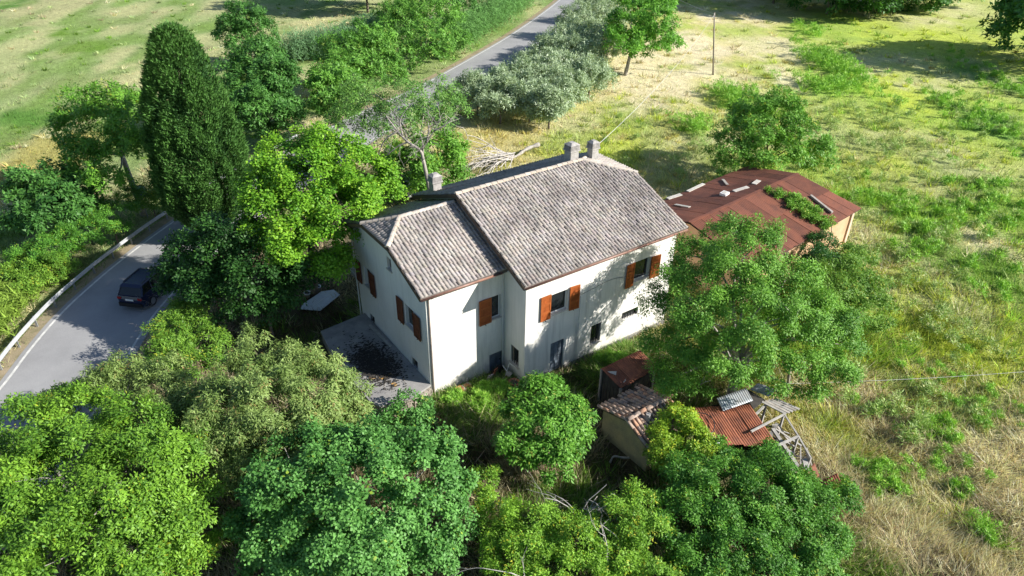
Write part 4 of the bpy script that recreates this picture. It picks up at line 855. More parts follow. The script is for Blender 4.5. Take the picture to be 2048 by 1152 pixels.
# low rusty lean-to behind the house
lean = empty('lean_to', (8.6, -5.2, -.9), 'small dark plank lean-to under a rusty corrugated roof, in dappled shade', 'lean-to')
q = [V3((7.41, -4.49, 1.2)), V3((10.03, -4.50, 1.2)), V3((9.85, -5.85, .98)), V3((7.42, -5.95, .95))]
for i in range(3):
    a = lerp(q[0], q[1], i/3); c = lerp(q[3], q[2], i/3); corr_mesh('roof_sheet', a+V3((0, 0, .012*i)), q[1]-q[0], c-a, (q[1]-q[0]).length/3+.06, (c-a).length, 'rust_sheet', lean, pitch=.12)
for p in q: MB().bar((p.x*.97+.26, p.y*.97-.155, -1.1), (p.x*.97+.26, p.y*.97-.155, p.z-.05), .10, .10).build('post', M['weathered_wood'], lean)
for (a, b_) in ((q[0], q[3]), (q[3], q[2]), (q[1], q[2]), (q[0], q[1])):
    n = int((b_-a).length/.24)
    for i in range(n):
        p = lerp(a, b_, (i+.5)/n); d = (b_-a).normalized(); cxy = V3((8.7, -5.2, 0)); p = p+(cxy-V3((p.x, p.y, 0)))*.06
        MB().obox((p.x, p.y, (p.z-1.2)/2-.04), d*.105, V3((-d.y, d.x, 0))*.012, (0, 0, (p.z+1.1)/2-srf.uniform(.0, .08))).build('board', M['dark_board'], lean)
for a, b_ in (((7.55, -4.8), (7.95, -5.05)), ((7.75, -5.75), (8.15, -5.55))):
    z0 = 1.15+(a[1]+4.49)*.16
    tag(MB().add([(a[0], a[1], z0+.06), (b_[0], b_[1], z0+.06), (b_[0]-.2, b_[1]-.18, z0+.05), (a[0], a[1], z0+.02), (b_[0], b_[1], z0+.02), (b_[0]-.2, b_[1]-.18, z0+.01)], [(0, 2, 1), (3, 4, 5), (0, 1, 4, 3), (1, 2, 5, 4), (2, 0, 3, 5)]).build('broken_tile', M['lath_white']),
        'white broken slab on the house-side corner of the rusty lean-to roof' if a[1] > -5 else 'white broken slab on the front corner of the rusty lean-to roof', 'slab')

# tiled hut
hut = empty('tiled_hut', (7, -8, -1), 'small ochre hut under old curved terracotta tiles, right of the leafy yard tree', 'hut')
hx0, hx1 = 5.80, 8.55; hr, hl, hf = (-8.06, 1.28), (-6.2, .72), (-9.7, .62)
gw = [(hx0+.12, -6.45, -1.2), (hx0+.12, -6.45, .66), (hx0+.12, hr[0], 1.2), (hx0+.12, -9.45, .58), (hx0+.12, -9.45, -1.2)]
g2 = [(hx1-.12, p[1], p[2]) for p in gw]
MB().add(gw+g2, [(0, 1, 2, 3, 4), (9, 8, 7, 6, 5), (0, 5, 6, 1), (4, 3, 8, 9)]).build('wall', M['ochre_wall'], hut)
mb = MB(); mb.slab([(hx0, hl[0], hl[1]), (hx0, hr[0], hr[1]), (hx1, hr[0], hr[1]), (hx1, hl[0], hl[1])], .05); mb.slab([(hx0, hr[0], hr[1]), (hx0, hf[0], hf[1]), (hx1, hf[0], hf[1]), (hx1, hr[0], hr[1])], .05)
hroof = mb.build('roof', M['old_tile_pan'], hut)
def coppo(r0, r1, L_):
    V = []
    for x_, r_ in ((0, r0), (L_, r1)):
        for rr in (r_, r_-.014):
            for k in range(7):
                t = math.pi*k/6; V.append((x_, math.cos(t)*rr, math.sin(t)*rr*.9))
    F = []
    for k in range(6): F += [(k, k+1, 14+k+1, 14+k), (7+k+1, 7+k, 21+k, 21+k+1), (k, 7+k, 7+k+1, k+1), (14+k, 14+k+1, 21+k+1, 21+k)]
    return V, F
COP = []
for tint in ((1, 1, 1), (.8, .85, .9), (1.15, .9, .75), (1.2, 1.15, 1.1)):
    V, F = coppo(.088, .070, .46); me = np_mesh('curved_tile', V, F, M['old_tile'], np.array([tint]*len(V))); COP.append(me)
cr = random.Random(2)
def lay(A, B, pitch_dir, ncol, nrow, width):
    for i in range(ncol):
        off = V3(pitch_dir)*((i+.5)*width/ncol)
        a, b_ = V3(A)+off, V3(B)+off; d = b_-a; t = d.normalized(); sd = V3((0, 0, 1)).cross(t).normalized(); up = t.cross(sd)
        for j in range(nrow):
            if cr.random() < .03: continue
            o = bpy.data.objects.new('curved_tile', cr.choice(COP)); COL.objects.link(o); o.parent = hroof
            m_ = Matrix((t, sd, up)).transposed().to_4x4(); m_.translation = a+d*(j/nrow)+up*(.022+.012*(1-0))+sd*cr.uniform(-.02, .02)
            o.matrix_basis = m_ @ Matrix.Rotation(cr.uniform(-.06, .06), 4, 'Z') @ Matrix.Rotation(.035, 4, 'Y') @ Matrix.Scale((d.length/nrow+.06)/.46, 4, (1, 0, 0))
lay((hx0-.05, hl[0]+.06, hl[1]), (hx0-.05, hr[0], hr[1]), (1, 0, 0), 13, 5, hx1-hx0+.1)
lay((hx0-.05, hf[0]-.05, hf[1]), (hx0-.05, hr[0], hr[1]), (1, 0, 0), 13, 4, hx1-hx0+.1)
for i in range(7):
    o = bpy.data.objects.new('ridge_tile', COP[i % 4]); COL.objects.link(o); o.parent = hroof
    o.matrix_basis = Matrix.Translation((hx0+.02+i*.39, hr[0]+cr.uniform(-.02, .02), hr[1]+.10)) @ Matrix.Rotation(cr.uniform(-.06, .06), 4, 'Z') @ Matrix.Scale(1.3, 4)
mb = MB(); mb.tube([(6.75, -8.45, 1.0), (6.75, -8.45, 1.52)], .11, 10); mb.build('flue_pipe', M['concrete'], hroof)

# collapsed shed of sheets and timber frame
wreck = empty('collapsed_shed', (10.5, -11, -.9), 'half-collapsed shed with rusty corrugated roof and a bare pale timber frame', 'shed')
a0 = V3((8.95, -8.85, 1.05)); uu = V3((2.56, -1.46, .0)); vv = V3((-.92, -2.30, -.16)); ul = uu.length; n = 4
for i in range(n): corr_mesh('rust_sheet', a0+uu*(i/n)+V3((0, 0, .014*(i % 2))), uu, vv, ul/n+.05, vv.length*(1-.04*(i % 2)), 'rust_sheet', wreck, pitch=.115, amp=.02, bend=srf.uniform(-.03, .02))
corr_mesh('grey_sheet', (10.50, -9.22, 1.16), V3((1.70, -.34, .05)), V3((-.42, -.78, -.05)), 1.72, .85, 'grey_sheet', wreck, pitch=.12)
corr_mesh('grey_sheet', (8.55, -9.95, .98), V3((-.55, -.42, 0)), V3((.1, -.85, -.05)), .6, 1.1, 'grey_sheet', wreck, pitch=.12)
T = 'pale_timber'
beams = [((11.55, -10.75, .75), (12.47, -10.62, .82), .10), ((10.1, -11.57, 1.10), (12.57, -11.56, .85), .09), ((10.6, -12.66, .85), (11.98, -12.80, .78), .10), ((12.60, -11.5, .85), (11.94, -12.78, .80), .07), ((11.94, -12.78, .80), (11.33, -13.88, .72), .07),
         ((12.50, -10.6, .80), (12.60, -11.55, .85), .07), ((11.62, -11.7, .55), (10.75, -13.71, .40), .16), ((11.25, -13.65, .5), (11.0, -14.1, .2), .22)]
for a, b_, w in beams: MB().bar(a, b_, w, w*.7).build('beam', M[T], wreck)
for (x, y, zt_) in ((12.55, -11.55, .82), (11.95, -12.78, .78), (11.35, -13.86, .7), (12.48, -10.62, .8), (9.0, -8.95, .98), (8.15, -11.0, .85), (10.55, -12.5, .85), (11.45, -10.3, 1.0)): MB().bar((x, y, -1.05), (x, y, zt_), .09, .09).build('post', M[T], wreck)
# broken lath zigzag and boards on the open side
for a, b_ in (((11.75, -11.55, .60), (12.05, -11.75, .58)), ((12.05, -11.75, .58), (11.85, -12.05, .56)), ((11.85, -12.05, .56), (12.05, -12.3, .5)), ((11.35, -12.5, .6), (11.55, -12.95, .5)), ((11.1, -12.75, .5), (11.25, -13.2, .45))): MB().bar(a, b_, .06, .03).build('lath', M[T], wreck)
for i in range(9):
    t = (i+.5)/9; p = lerp((9.0, -8.9, 0), (12.5, -10.0, 0), t); d = V3((3.5, -1.1, 0)).normalized()
    MB().obox((p.x, p.y, -.1), d*.19, V3((-d.y, d.x, 0))*.015, (0, 0, .95+srf.uniform(-.08, .05))).build('board', M['dark_board'], wreck)
for i in range(11):
    t = (i+.5)/11; p = lerp((11.5, -10.4, 0), (10.6, -12.6, 0), t); d = V3((-.9, -2.2, 0)).normalized()
    MB().obox((p.x, p.y, -.15), d*.10, V3((-d.y, d.x, 0))*.015, (0, 0, .9+srf.uniform(-.15, .1))).build('board', M['dark_board'], wreck)
for i in range(5):
    o_ = V3((12.35+.17*i, -10.45-.05*i, .92)); MB().bar(o_, o_+V3((.30, -1.15, -.06+.02*i)), .14, .035).build('plank', M['weathered_wood' if i % 2 else 'pale_timber'], wreck)
MB().slab([(12.45, -9.5, .98), (12.62, -10.45, .9), (11.6, -10.55, .92), (12.0, -9.75, .98)][::-1], .04).build('dark_sheet', M['dark_board'], wreck)
wr = random.Random(12)
for i in range(16):
    x_, y_ = wr.uniform(11.2, 12.5), wr.uniform(-13.4, -10.6); a_ = wr.uniform(0, 3.14); L_ = wr.uniform(.25, .7); z_ = wr.uniform(-.7, .45)
    MB().bar((x_-math.cos(a_)*L_, y_-math.sin(a_)*L_, z_-wr.uniform(0, .35)), (x_+math.cos(a_)*L_, y_+math.sin(a_)*L_, z_+wr.uniform(0, .25)), wr.uniform(.05, .16), .03).build('fallen_board', M[wr.choice(['weathered_wood', 'dark_board', 'dark_board', 'pale_timber'])], wreck)
MB().slab([(11.5, -10.6, -.72), (10.5, -12.9, -.72), (11.5, -13.7, -.72), (12.6, -11.4, -.72), (12.4, -10.5, -.72)], .05).build('shade_slab', M['dark_board'], wreck)  # near-black slab stands in for the shade inside the open frame
tag(corr_mesh('loose_sheet', (13.0, -9.3, .55), V3((.62, .02, .12)), V3((.25, -.85, .05)), .62, .95, 'grey_sheet', pitch=.12), 'loose grey metal sheet leaning beyond the collapsed shed', 'sheet')
tag(corr_mesh('loose_sheet', (10.25, -14.22, .55), V3((.85, .02, .25)), V3((-.12, -.42, -.35)), .9, .55, 'rust_sheet', pitch=.3, amp=.01), 'smooth rusty sheet scrap at the open end of the collapsed shed', 'sheet')
tag(corr_mesh('loose_sheet', (10.15, -14.68, .35), V3((1.5, -.36, .3)), V3((-.25, -.45, -.12)), 1.5, .55, 'rust_sheet', pitch=.11), 'dark rusty corrugated scrap overhanging the clipped shrub', 'sheet')
tag(MB().bar((10.05, -14.38, .45), (10.5, -14.78, .40), .12, .04).build('loose_board', M[T]), 'short white board between the two rusty scraps', 'board')
tag(MB().bar((9.95, -14.95, .2), (10.7, -15.1, .38), .08, .05).build('loose_board', M[T]), 'slim white board propped under the dark rusty scrap', 'board')
tag(MB().tube(spline([(9.05, -9.35, 1.12), (9.3, -9.75, 1.13), (9.2, -10.2, 1.12), (8.8, -10.55, 1.08), (8.5, -10.6, 1.05)], 6), .022, 6).build('hose', M['dark_metal']), 'dark bent hose lying on the rusty roof near the yellow-green ivy', 'hose')

# guardrail
gr = empty('guardrail', (-14, 19, GZ), 'galvanised steel guardrail along the outer edge of the road bend', 'guardrail')
G_ = [p for p in road_line(-.55) if p.x < 9 and p.y > -12]
prof = [(a_, z_*.85+.08) for a_, z_ in [(.0, .0), (.045, .04), (.045, .10), (.0, .14), (.0, .17), (.045, .21), (.045, .27), (.0, .31)]]
V = []; F = []
for i, p in enumerate(G_):
    d = (G_[min(i+1, len(G_)-1)]-G_[max(i-1, 0)]).normalized(); nn = V3((d.y, -d.x, 0))
    for (a, z) in prof: V.append(tuple(p+nn*a+V3((0, 0, GZ+.40+z))))
    for (a, z) in prof: V.append(tuple(p+nn*(a-.012)+V3((0, 0, GZ+.40+z))))
k = len(prof)
for i in range(len(G_)-1):
    b0, b1 = i*2*k, (i+1)*2*k
    for j in range(k-1): F += [(b0+j, b1+j, b1+j+1, b0+j+1), (b0+k+j, b0+k+j+1, b1+k+j+1, b1+k+j)]
    F += [(b0+k-1, b1+k-1, b1+2*k-1, b0+2*k-1), (b0, b0+k, b1+k, b1)]
MB().add(V, F).build('rail', M['steel_rail'], gr)
s = 0.0; nxt = 0.0
for a, b_ in zip(G_[:-1], G_[1:]):
    L_ = (b_-a).length; d = (b_-a)/L_; nn = V3((d.y, -d.x, 0))
    while nxt <= s+L_:
        p = a+d*(nxt-s); MB().obox(p-nn*.075+V3((0, 0, GZ+.32)), nn*.055, d*.03, (0, 0, .38)).build('post', M['steel_post'], gr); nxt += 2.0
    s += L_
# ------------------------------------------------------------------ trees and shrubs
STY = {  # leaf length, width, droop, leaves per spray, spray radius, colours (dark, light), material, shell, accent colour and chance
 'walnut':  dict(cd=2.1, rc=0.45, l=0.145, w=0.064, droop=.55, k=7, sr=0.13, c0=(0.075,0.17,0.02), c1=(0.26,0.42,0.045), acc=(.42,.42,.04), pa=0.015),
 'walnut_dark': dict(cd=2.1, rc=0.45, l=0.135, w=0.055, droop=.6, k=7, sr=.15, c0=(.075,.185,.025), c1=(.24,.43,.06), acc=(.28,.34,.05), pa=.04),
 'cherry':  dict(up=.9, cd=1.9, rc=0.38, l=0.155, w=0.055, droop=1.0, k=6, sr=.13, c0=(0.13,0.19,0.045), c1=(0.34,0.4,0.14), acc=(.30,.20,.08), pa=.05),
 'fig':     dict(cd=2.3, rc=0.38, l=0.125, w=0.098, droop=.35, k=6, sr=.13, c0=(0.062,0.17,0.036), c1=(0.19,0.38,0.1), acc=(.30,.38,.05), pa=.02),
 'peach':   dict(cd=2.0, rc=0.32, l=0.17, w=0.072, droop=.7, k=7, sr=.14, c0=(.08,.20,.025), c1=(.22,.42,.06), acc=(.40,.40,.08), pa=.04),
 'thicket': dict(cd=2.0, rc=0.34, l=0.1, w=0.06, droop=.3, k=7, sr=.12, c0=(0.11,0.22,0.022), c1=(0.29,0.46,0.05), acc=(.46,.42,.04), pa=0.08),
 'elm':     dict(cd=2.4, rc=0.38, l=0.1, w=0.065, droop=.35, k=8, sr=.12, c0=(.055,.16,.022), c1=(.18,.37,.05), acc=(.30,.38,.04), pa=.05),
 'ivy':     dict(rc=.34, l=0.1, w=0.07, droop=.35, k=8, sr=.11, c0=(0.15,0.26,0.022), c1=(0.38,0.5,0.045), acc=(.5,.46,.04), pa=.15),
 'creeper': dict(rc=.35, l=.12, w=.075, droop=.6, k=8, sr=.12, c0=(.025,.085,.018), c1=(.07,.18,.03), acc=(.12,.22,.03), pa=.03),
 'roofivy': dict(rc=.22, l=0.09, w=0.07, droop=.2, k=8, sr=.12, c0=(0.12,0.26,0.03), c1=(0.3,0.48,0.07), acc=(.4,.4,.08), pa=.05),
 'maple':   dict(cd=2.4, up=.5, rc=.55, l=0.14, w=0.12, droop=.35, k=7, sr=.17, c0=(0.085,0.22,0.015), c1=(0.27,0.45,0.035), acc=(.36,.48,.04), pa=0.03),
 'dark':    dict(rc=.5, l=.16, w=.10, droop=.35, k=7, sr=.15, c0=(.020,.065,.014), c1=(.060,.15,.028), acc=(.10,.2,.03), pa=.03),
 'oak':     dict(rc=.6, cd=4, l=.24, w=.16, droop=.3, k=8, sr=.19, c0=(.045,.125,.028), c1=(.13,.28,.06), acc=(.14,.24,.06), pa=.03),
 'acacia':  dict(rc=.6, cd=4, l=.24, w=.12, droop=.4, k=8, sr=.17, c0=(.08,.19,.025), c1=(.22,.41,.055), acc=(.34,.36,.05), pa=.05),
 'ash':     dict(rc=.65, cd=4.2, l=.30, w=.16, droop=.4, k=8, sr=.19, c0=(.08,.19,.03), c1=(.22,.41,.07), acc=(.28,.36,.08), pa=.05),
 'grey':    dict(rc=.55, l=.21, w=.10, droop=.4, k=7, sr=.18, c0=(.09,.19,.045), c1=(.24,.39,.09), acc=(.36,.36,.2), pa=.08),
 'olive':   dict(rc=.6, cd=4.2, l=.27, w=0.12, droop=.1, k=8, sr=.22, c0=(0.21,0.3,0.16), c1=(0.46,0.57,0.37), acc=(0.56,0.64,0.48), pa=.08),
 'lime':    dict(rc=.6, cd=4, l=.27, w=.18, droop=.4, k=8, sr=.20, c0=(.08,.21,.025), c1=(.22,.44,.055), acc=(.3,.4,.06), pa=.03),
 'shrub':   dict(rc=.36, l=.14, w=.07, droop=.4, k=8, sr=.14, c0=(.08,.18,.020), c1=(.24,.37,.05), acc=(.38,.38,.05), pa=.06),
}

def crown_mesh(name, rng, blobs, nsp, st, zmin=-.75, shell=.5, grow=1.0, rcs=1.0, tri=False):
    B = np.array(blobs, float); B[:, 3] *= grow; rc = st.get('rc', .42)*rcs
    # clumps of twigs spread over each foliage mass, then leaf sprays inside each clump
    nc = np.maximum(5, (st.get('cd', 3.4)*(B[:, 3]/rc)**2).astype(int)); bi = np.repeat(np.arange(len(B)), nc); n_ = len(bi)
    d = rng.normal(0, 1, (n_, 3)); d /= np.linalg.norm(d, axis=1)[:, None]
    low = d[:, 2] < -.3; d[low, 2] *= -.5; d /= np.linalg.norm(d, axis=1)[:, None]
    rr = B[bi, 3]*(shell+(1.06-shell)*rng.random(n_)**.5)*(.86+.28*rng.random(n_))
    cc = B[bi, :3]+d*rr[:, None]; cr_ = rc*(.6+.75*rng.random(n_))
    # drop clumps buried deep inside other masses
    dist = np.linalg.norm(cc[:, None]-B[None, :, :3], axis=2)/B[None, :, 3]; dist[np.arange(n_), bi] = 9
    keep = (dist.min(1) > .62) | (rng.random(n_) < .25); keep &= cc[:, 2] > zmin-.1
    cc, d, bi, cr_ = cc[keep], d[keep], bi[keep], cr_[keep]; n_ = len(cc)
    ctone = rng.normal(0, .16, n_)
    w = cr_**2; w /= w.sum(); ci = rng.choice(n_, nsp, p=w)
    e = rng.normal(0, 1, (nsp, 3)); e /= np.linalg.norm(e, axis=1)[:, None]; e[:, 2] = np.abs(e[:, 2])*.9-.25
    off = e*(cr_[ci]*(.25+.75*rng.random(nsp)**.7))[:, None]*np.array([1, 1, 1+st.get('up', .25)])
    c = cc[ci]+off; bul = np.clip(e[:, 2]+.3, 0, 1); d = d[ci]*.55+e*.6; d /= np.linalg.norm(d, axis=1)[:, None]+1e-9; bi = bi[ci]
    tone = ctone[ci]
    keep = c[:, 2] > zmin; c, d, bi, bul, tone = c[keep], d[keep], bi[keep], bul[keep], tone[keep]; nsp = len(c)
    k = st['k']; m = nsp*k; I = np.repeat(np.arange(nsp), k)
    a = (np.tile(np.arange(k), nsp)/k + rng.random(nsp)[I])*2*np.pi + rng.normal(0, .3, m)
    # spray frame: axis = outwards + a little up
    ax = d*.8+np.array([0, 0, .45])+rng.normal(0, .35, (nsp, 3)); ax /= np.linalg.norm(ax, axis=1)[:, None]
    t1 = np.cross(ax, np.array([.31, .17, .9])); t1 /= np.linalg.norm(t1, axis=1)[:, None]; t2 = np.cross(ax, t1)
    rad = t1[I]*np.cos(a)[:, None]+t2[I]*np.sin(a)[:, None]
    ld = rad*.9+ax[I]*(.35+.5*rng.random((m, 1)))+np.array([0, 0, -1.])*st['droop']*(.4+.8*rng.random((m, 1)))+rng.normal(0, .18, (m, 3)); ld /= np.linalg.norm(ld, axis=1)[:, None]
    base = c[I]+rad*st['sr']*(.2+.9*rng.random((m, 1)))+ax[I]*rng.normal(0, st['sr']*.6, (m, 1))
    L_ = st['l']*(.65+.7*rng.random(m)); Wd = st['w']*(.7+.6*rng.random(m))
    up = ax[I]+np.array([0, 0, .6])+rng.normal(0, .35, (m, 3))
    side = np.cross(ld, up); side /= np.linalg.norm(side, axis=1)[:, None]+1e-9; nn = np.cross(side, ld)
    V = np.empty((m, 4, 3), np.float32); mid = base+ld*(L_*.48)[:, None]+nn*(L_*.06)[:, None]
    V[:, 0] = base; V[:, 1] = mid+side*(Wd*.5)[:, None]-nn*(Wd*.18)[:, None]; V[:, 2] = base+ld*L_[:, None]-nn*(L_*.10)[:, None]; V[:, 3] = mid-side*(Wd*.5)[:, None]-nn*(Wd*.18)[:, None]
    nv = 3 if tri else 4
    if tri: V = np.stack([base+side*(Wd*.5)[:, None], base+ld*L_[:, None]-nn*(L_*.1)[:, None], base-side*(Wd*.5)[:, None]], 1).astype(np.float32)
    c0, c1, acc = (np.array(st[q]) for q in ('c0', 'c1', 'acc'))
    t = np.clip(.48+tone[I]+rng.normal(0, .12, nsp)[I]+rng.normal(0, .17, m)+rng.normal(0, .08, len(B))[bi][I], 0, 1)[:, None]
    col = c0*(1-t)+c1*t
    am = (rng.random(nsp) < st['pa'])[I] & (rng.random(m) < .7); col[am] = acc*(.7+.5*rng.random((am.sum(), 1)))
    if st is not STY['olive']: col = col*np.array([.90, 1.05, .90])
    Cc = np.repeat(col, nv, axis=0)
    return np_mesh(name, V.reshape(-1, 3), np.arange(m*nv).reshape(-1, nv), M[st.get('mat', 'leaf')], Cc)

def limbs(rng, base, blobs, r0, mat, parent, fork=.45, twigs=2, name='trunk', skip=0.0):
    B = np.array(blobs, float); bx, by = base; zb = -1.0
    top = B[:, 2].max(); cen = (B[:, :3]*B[:, 3:4]**2).sum(0)/(B[:, 3]**2).sum()
    zf = zb+(max(cen[2], .3)-zb)*fork+.2; fk = np.array([bx*.75+cen[0]*.25, by*.75+cen[1]*.25, zf])
    mb = MB(); P0 = np.array([bx, by, zb])
    mid = (P0+fk)/2+rng.normal(0, .06, 3)
    mb.tube(spline([P0, mid, fk], 3), list(np.linspace(r0*1.25, r0*.8, 7)), 8)
    for b_ in B:
        if rng.random() < skip: continue
        e = b_[:3]; L_ = np.linalg.norm(e-fk); m1 = fk*.5+e*.5+np.array([0, 0, .12*L_])+rng.normal(0, .08*L_, 3)
        rr = r0*.55*min(1, .4+.3*b_[3])
        pts = spline([fk, m1, e], 4); mb.tube(pts, list(np.linspace(rr, rr*.3, len(pts))), 6)
        for _ in range(twigs):
            d = rng.normal(0, 1, 3); d[2] = abs(d[2])*.6; d /= np.linalg.norm(d); q = e+d*b_[3]*.75
            mm = (e+q)/2+rng.normal(0, .1*b_[3], 3); pp = spline([e, mm, q], 3); mb.tube(pp, list(np.linspace(rr*.4, rr*.12, len(pp))), 5, cap=False)
    return mb.build(name, M[mat], parent, smooth=True)

def bare(rng, base, dirs, L0, r0, depth=3, droop=.25, n=3, mb=None, spread=.6):
    """bare branching twigs as tubes"""
    mb = mb or MB()
    def grow(p, d, L_, r_, lev):
        pts = [np.array(p)]; dd = np.array(d, float); dd /= np.linalg.norm(dd)
        for _ in range(4):
            dd = dd+rng.normal(0, .16, 3)+np.array([0, 0, -droop*.22]); dd /= np.linalg.norm(dd); pts.append(pts[-1]+dd*L_/4)
        mb.tube(pts, list(np.linspace(r_, r_*.4, 5)), 5, cap=False)
        if lev > 0:
            for i in range(n):
                q = pts[1+int(rng.integers(0, 4))]; nd = dd+rng.normal(0, spread, 3); grow(q, nd, L_*(.5+.25*rng.random()), r_*.55, lev-1)
    for d in dirs: grow(base, d, L0, r0, depth)
    return mb

_ti = [0]
def tree(key, name, label, cat, style, nsp, r0=.12, bark='bark', group=None, blobs=None, base=None, fork=.45, trunk=True, twigs=2, shell=.5, grow=1.0, rcs=1.0):
    _ti[0] += 1; rng = np.random.default_rng(100+_ti[0])
    b_, bl = CROWNS[key]; bl = blobs or bl; b_ = base or b_
    e = empty(name, (b_[0], b_[1], GZ-.1), label, cat, group)
    if trunk: limbs(rng, b_, bl, r0, bark, e, fork, twigs)
    far = math.hypot(b_[0]-CAM[0], b_[1]-CAM[1]) > 46
    put('crown', crown_mesh('crown', rng, bl, nsp, STY[style], shell=shell, grow=grow, rcs=rcs, tri=far or style in {'cherry', 'elm', 'thicket', 'ivy', 'shrub', 'roofivy'}), e)
    return e, rng

tree('walnut_front', 'walnut_tree', 'large bright green walnut tree filling the bottom left corner', 'tree', 'walnut', 11000, .20, 'pale_bark', grow=1.05)
tree('small_leaf_front', 'privet_shrub', 'fine-leaved green shrub at the bottom edge between the walnut and the dark fig', 'shrub', 'thicket', 1500, .06)
tree('shrub_road', 'hedge_shrub', 'bright shrub leaning onto the sunlit near road edge', 'shrub', 'shrub', 1100, .05)
tree('cherry', 'cherry_tree', 'yellowish cherry tree with drooping narrow leaves left of the terrace', 'tree', 'cherry', 9000, .14, grow=1.05)
tree('plum', 'plum_tree', 'pale green plum tree between the road and the cherry tree', 'tree', 'cherry', 2900, .09, grow=1.05)
tree('fig', 'fig_tree', 'big domed dark green fig tree at the bottom centre', 'tree', 'fig', 13500, .18, 'pale_bark')
tree('shrub_verge', 'elder_shrub', 'light green shrub at the road edge below the dark car', 'shrub', 'shrub', 1800, .06, grow=1.1)
tree('peach', 'peach_tree', 'small glossy green tree standing alone in front of the main block', 'tree', 'peach', 3700, .09, grow=1.0)
tree('small_fig', 'fig_shrub', 'small fig shrub at the front corner of the terrace', 'shrub', 'fig', 420, .04, 'pale_bark', rcs=.55)
tree('thicket_front', 'bramble_thicket', 'yellow-green bramble thicket with dead twigs at the bottom edge right of the fig', 'thicket', 'thicket', 6500, .05, grow=1.05)
tree('elm_thicket', 'elm_thicket', 'dense dark green thicket below the collapsed shed', 'thicket', 'elm', 11000, .08)
tree('ivy_hut', 'ivy', 'yellow-green ivy mound climbing between the tiled hut and the rusty roof', 'ivy', 'ivy', 2400, .05)
tree('shrub_end', 'clipped_shrub', 'rounded green shrub under the rusty scraps at the end of the collapsed shed', 'shrub', 'elm', 900, .05)
tree('walnut_big', 'walnut_tree', 'broad walnut tree in front of the orange shed, shading the house wall', 'tree', 'walnut_dark', 16000, .22, 'pale_bark', shell=.4, grow=1.06)
tree('creeper_shed', 'creeper', 'dark creeper column climbing the front of the orange shed', 'creeper', 'creeper', 1100, .05)
tree('shrub_shed', 'elder_shrub', 'green shrub spreading in the grass by the far corner of the orange shed', 'shrub', 'shrub', 3800, .06, grow=1.25)
tree('tree_behind_shed', 'elm_tree', 'bushy green tree rising behind the brown shed roof', 'tree', 'acacia', 3400, .15, grow=1.12)
tree('maple', 'maple_tree', 'bright yellow-green maple tree behind the shaded house end', 'tree', 'maple', 8500, .22, fork=.5, grow=1.05)
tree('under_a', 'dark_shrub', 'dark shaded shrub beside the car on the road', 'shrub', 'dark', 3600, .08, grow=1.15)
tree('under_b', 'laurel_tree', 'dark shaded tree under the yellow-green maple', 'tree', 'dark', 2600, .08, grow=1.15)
tree('acacia', 'acacia_tree', 'open leaning acacia with a bare grey trunk left of the cypress', 'tree', 'acacia', 2600, .20, 'pale_bark', fork=.75, grow=1.15)
tree('dark_elm', 'elm_tree', 'dark shaded elm at the left edge beyond the guardrail', 'tree', 'oak', 2200, .12, grow=1.1)
tree('shrub_rail_a', 'hedge_shrub', 'shaded green shrub behind the guardrail, below the acacia', 'shrub', 'elm', 1600, .06)
tree('shrub_rail_b', 'hedge_shrub', 'yellow-green shrub at the foot of the acacia trunk', 'shrub', 'shrub', 1000, .05)
tree('shrub_rail_c', 'hedge_shrub', 'shrub below the dark elm at the left edge', 'shrub', 'elm', 1600, .06)
tree('shrub_rail_d', 'hedge_shrub', 'sunny light green shrub behind the middle of the guardrail', 'shrub', 'shrub', 1400, .05)
tree('oak', 'oak_tree', 'round dark green oak right of the cypress', 'tree', 'oak', 4200, .18, grow=1.15)
tree('oak_far', 'oak_tree', 'smaller round dark oak at the field edge above the big oak', 'tree', 'oak', 2000, .14, grow=1.2)
tree('half_dead', 'ash_tree', 'thin half-dead grey-green tree with bare pale limbs behind the roof', 'tree', 'grey', 2400, .15, 'pale_bark', fork=.6, twigs=5, grow=1.1)
tree('half_dead_low', 'elder_shrub', 'green bush around the foot of the half-dead tree behind the house', 'shrub', 'acacia', 2200, .08, grow=1.15)
tree('poplar_bush', 'poplar_tree', 'narrow light green young tree between oak and half-dead tree', 'tree', 'ash', 1500, .08, grow=1.25)
tree('ash_a', 'ash_tree', 'mid green bushy tree in the roadside hedge right of the reeds', 'tree', 'ash', 2400, .10, grow=1.3)
tree('ash_b', 'ash_tree', 'tall bushy tree of the roadside hedge at the top of the picture', 'tree', 'ash', 3200, .12, grow=1.3)
tree('ash_c', 'ash_tree', 'dark green tree tops cut by the top edge left of the far road', 'tree', 'oak', 1300, .10, grow=1.3)
OL = ['nearest the road bend, at the left end of the grove', 'in the front row with the shaded grass below it', 'with the visible trunk at the front of the grove', 'second back from the front trunk', 'in the middle of the grove',
      'beside the far road, mid grove', 'in front of the lime tree trunk', 'behind the middle of the grove', 'left of the lime tree at the back', 'small one touching the near road', 'at the road in the back of the grove', 'farthest one at the top edge', 'tucked under the lime crown', 'small one at the road end of the grove', 'at the right edge of the front row', 'right of centre, before the pale lime trunk', 'low one right of the visible front trunk', 'behind the centre, below the farthest ones']
for i in range(18): tree('olive%d' % i, 'olive_tree', 'grey-green olive tree ' + OL[i], 'tree', 'olive', 1250, .11, 'bark', 'olive trees in the grove', grow=1.4)
tree('lime', 'lime_tree', 'fresh green tree with a pale bare trunk at the right end of the olive grove', 'tree', 'lime', 2600, .20, 'pale_bark', fork=.55, grow=1.15)
STY['farwood'] = dict(STY['oak'], rc=1.3, l=.55, w=.4, sr=.5, cd=4.5)
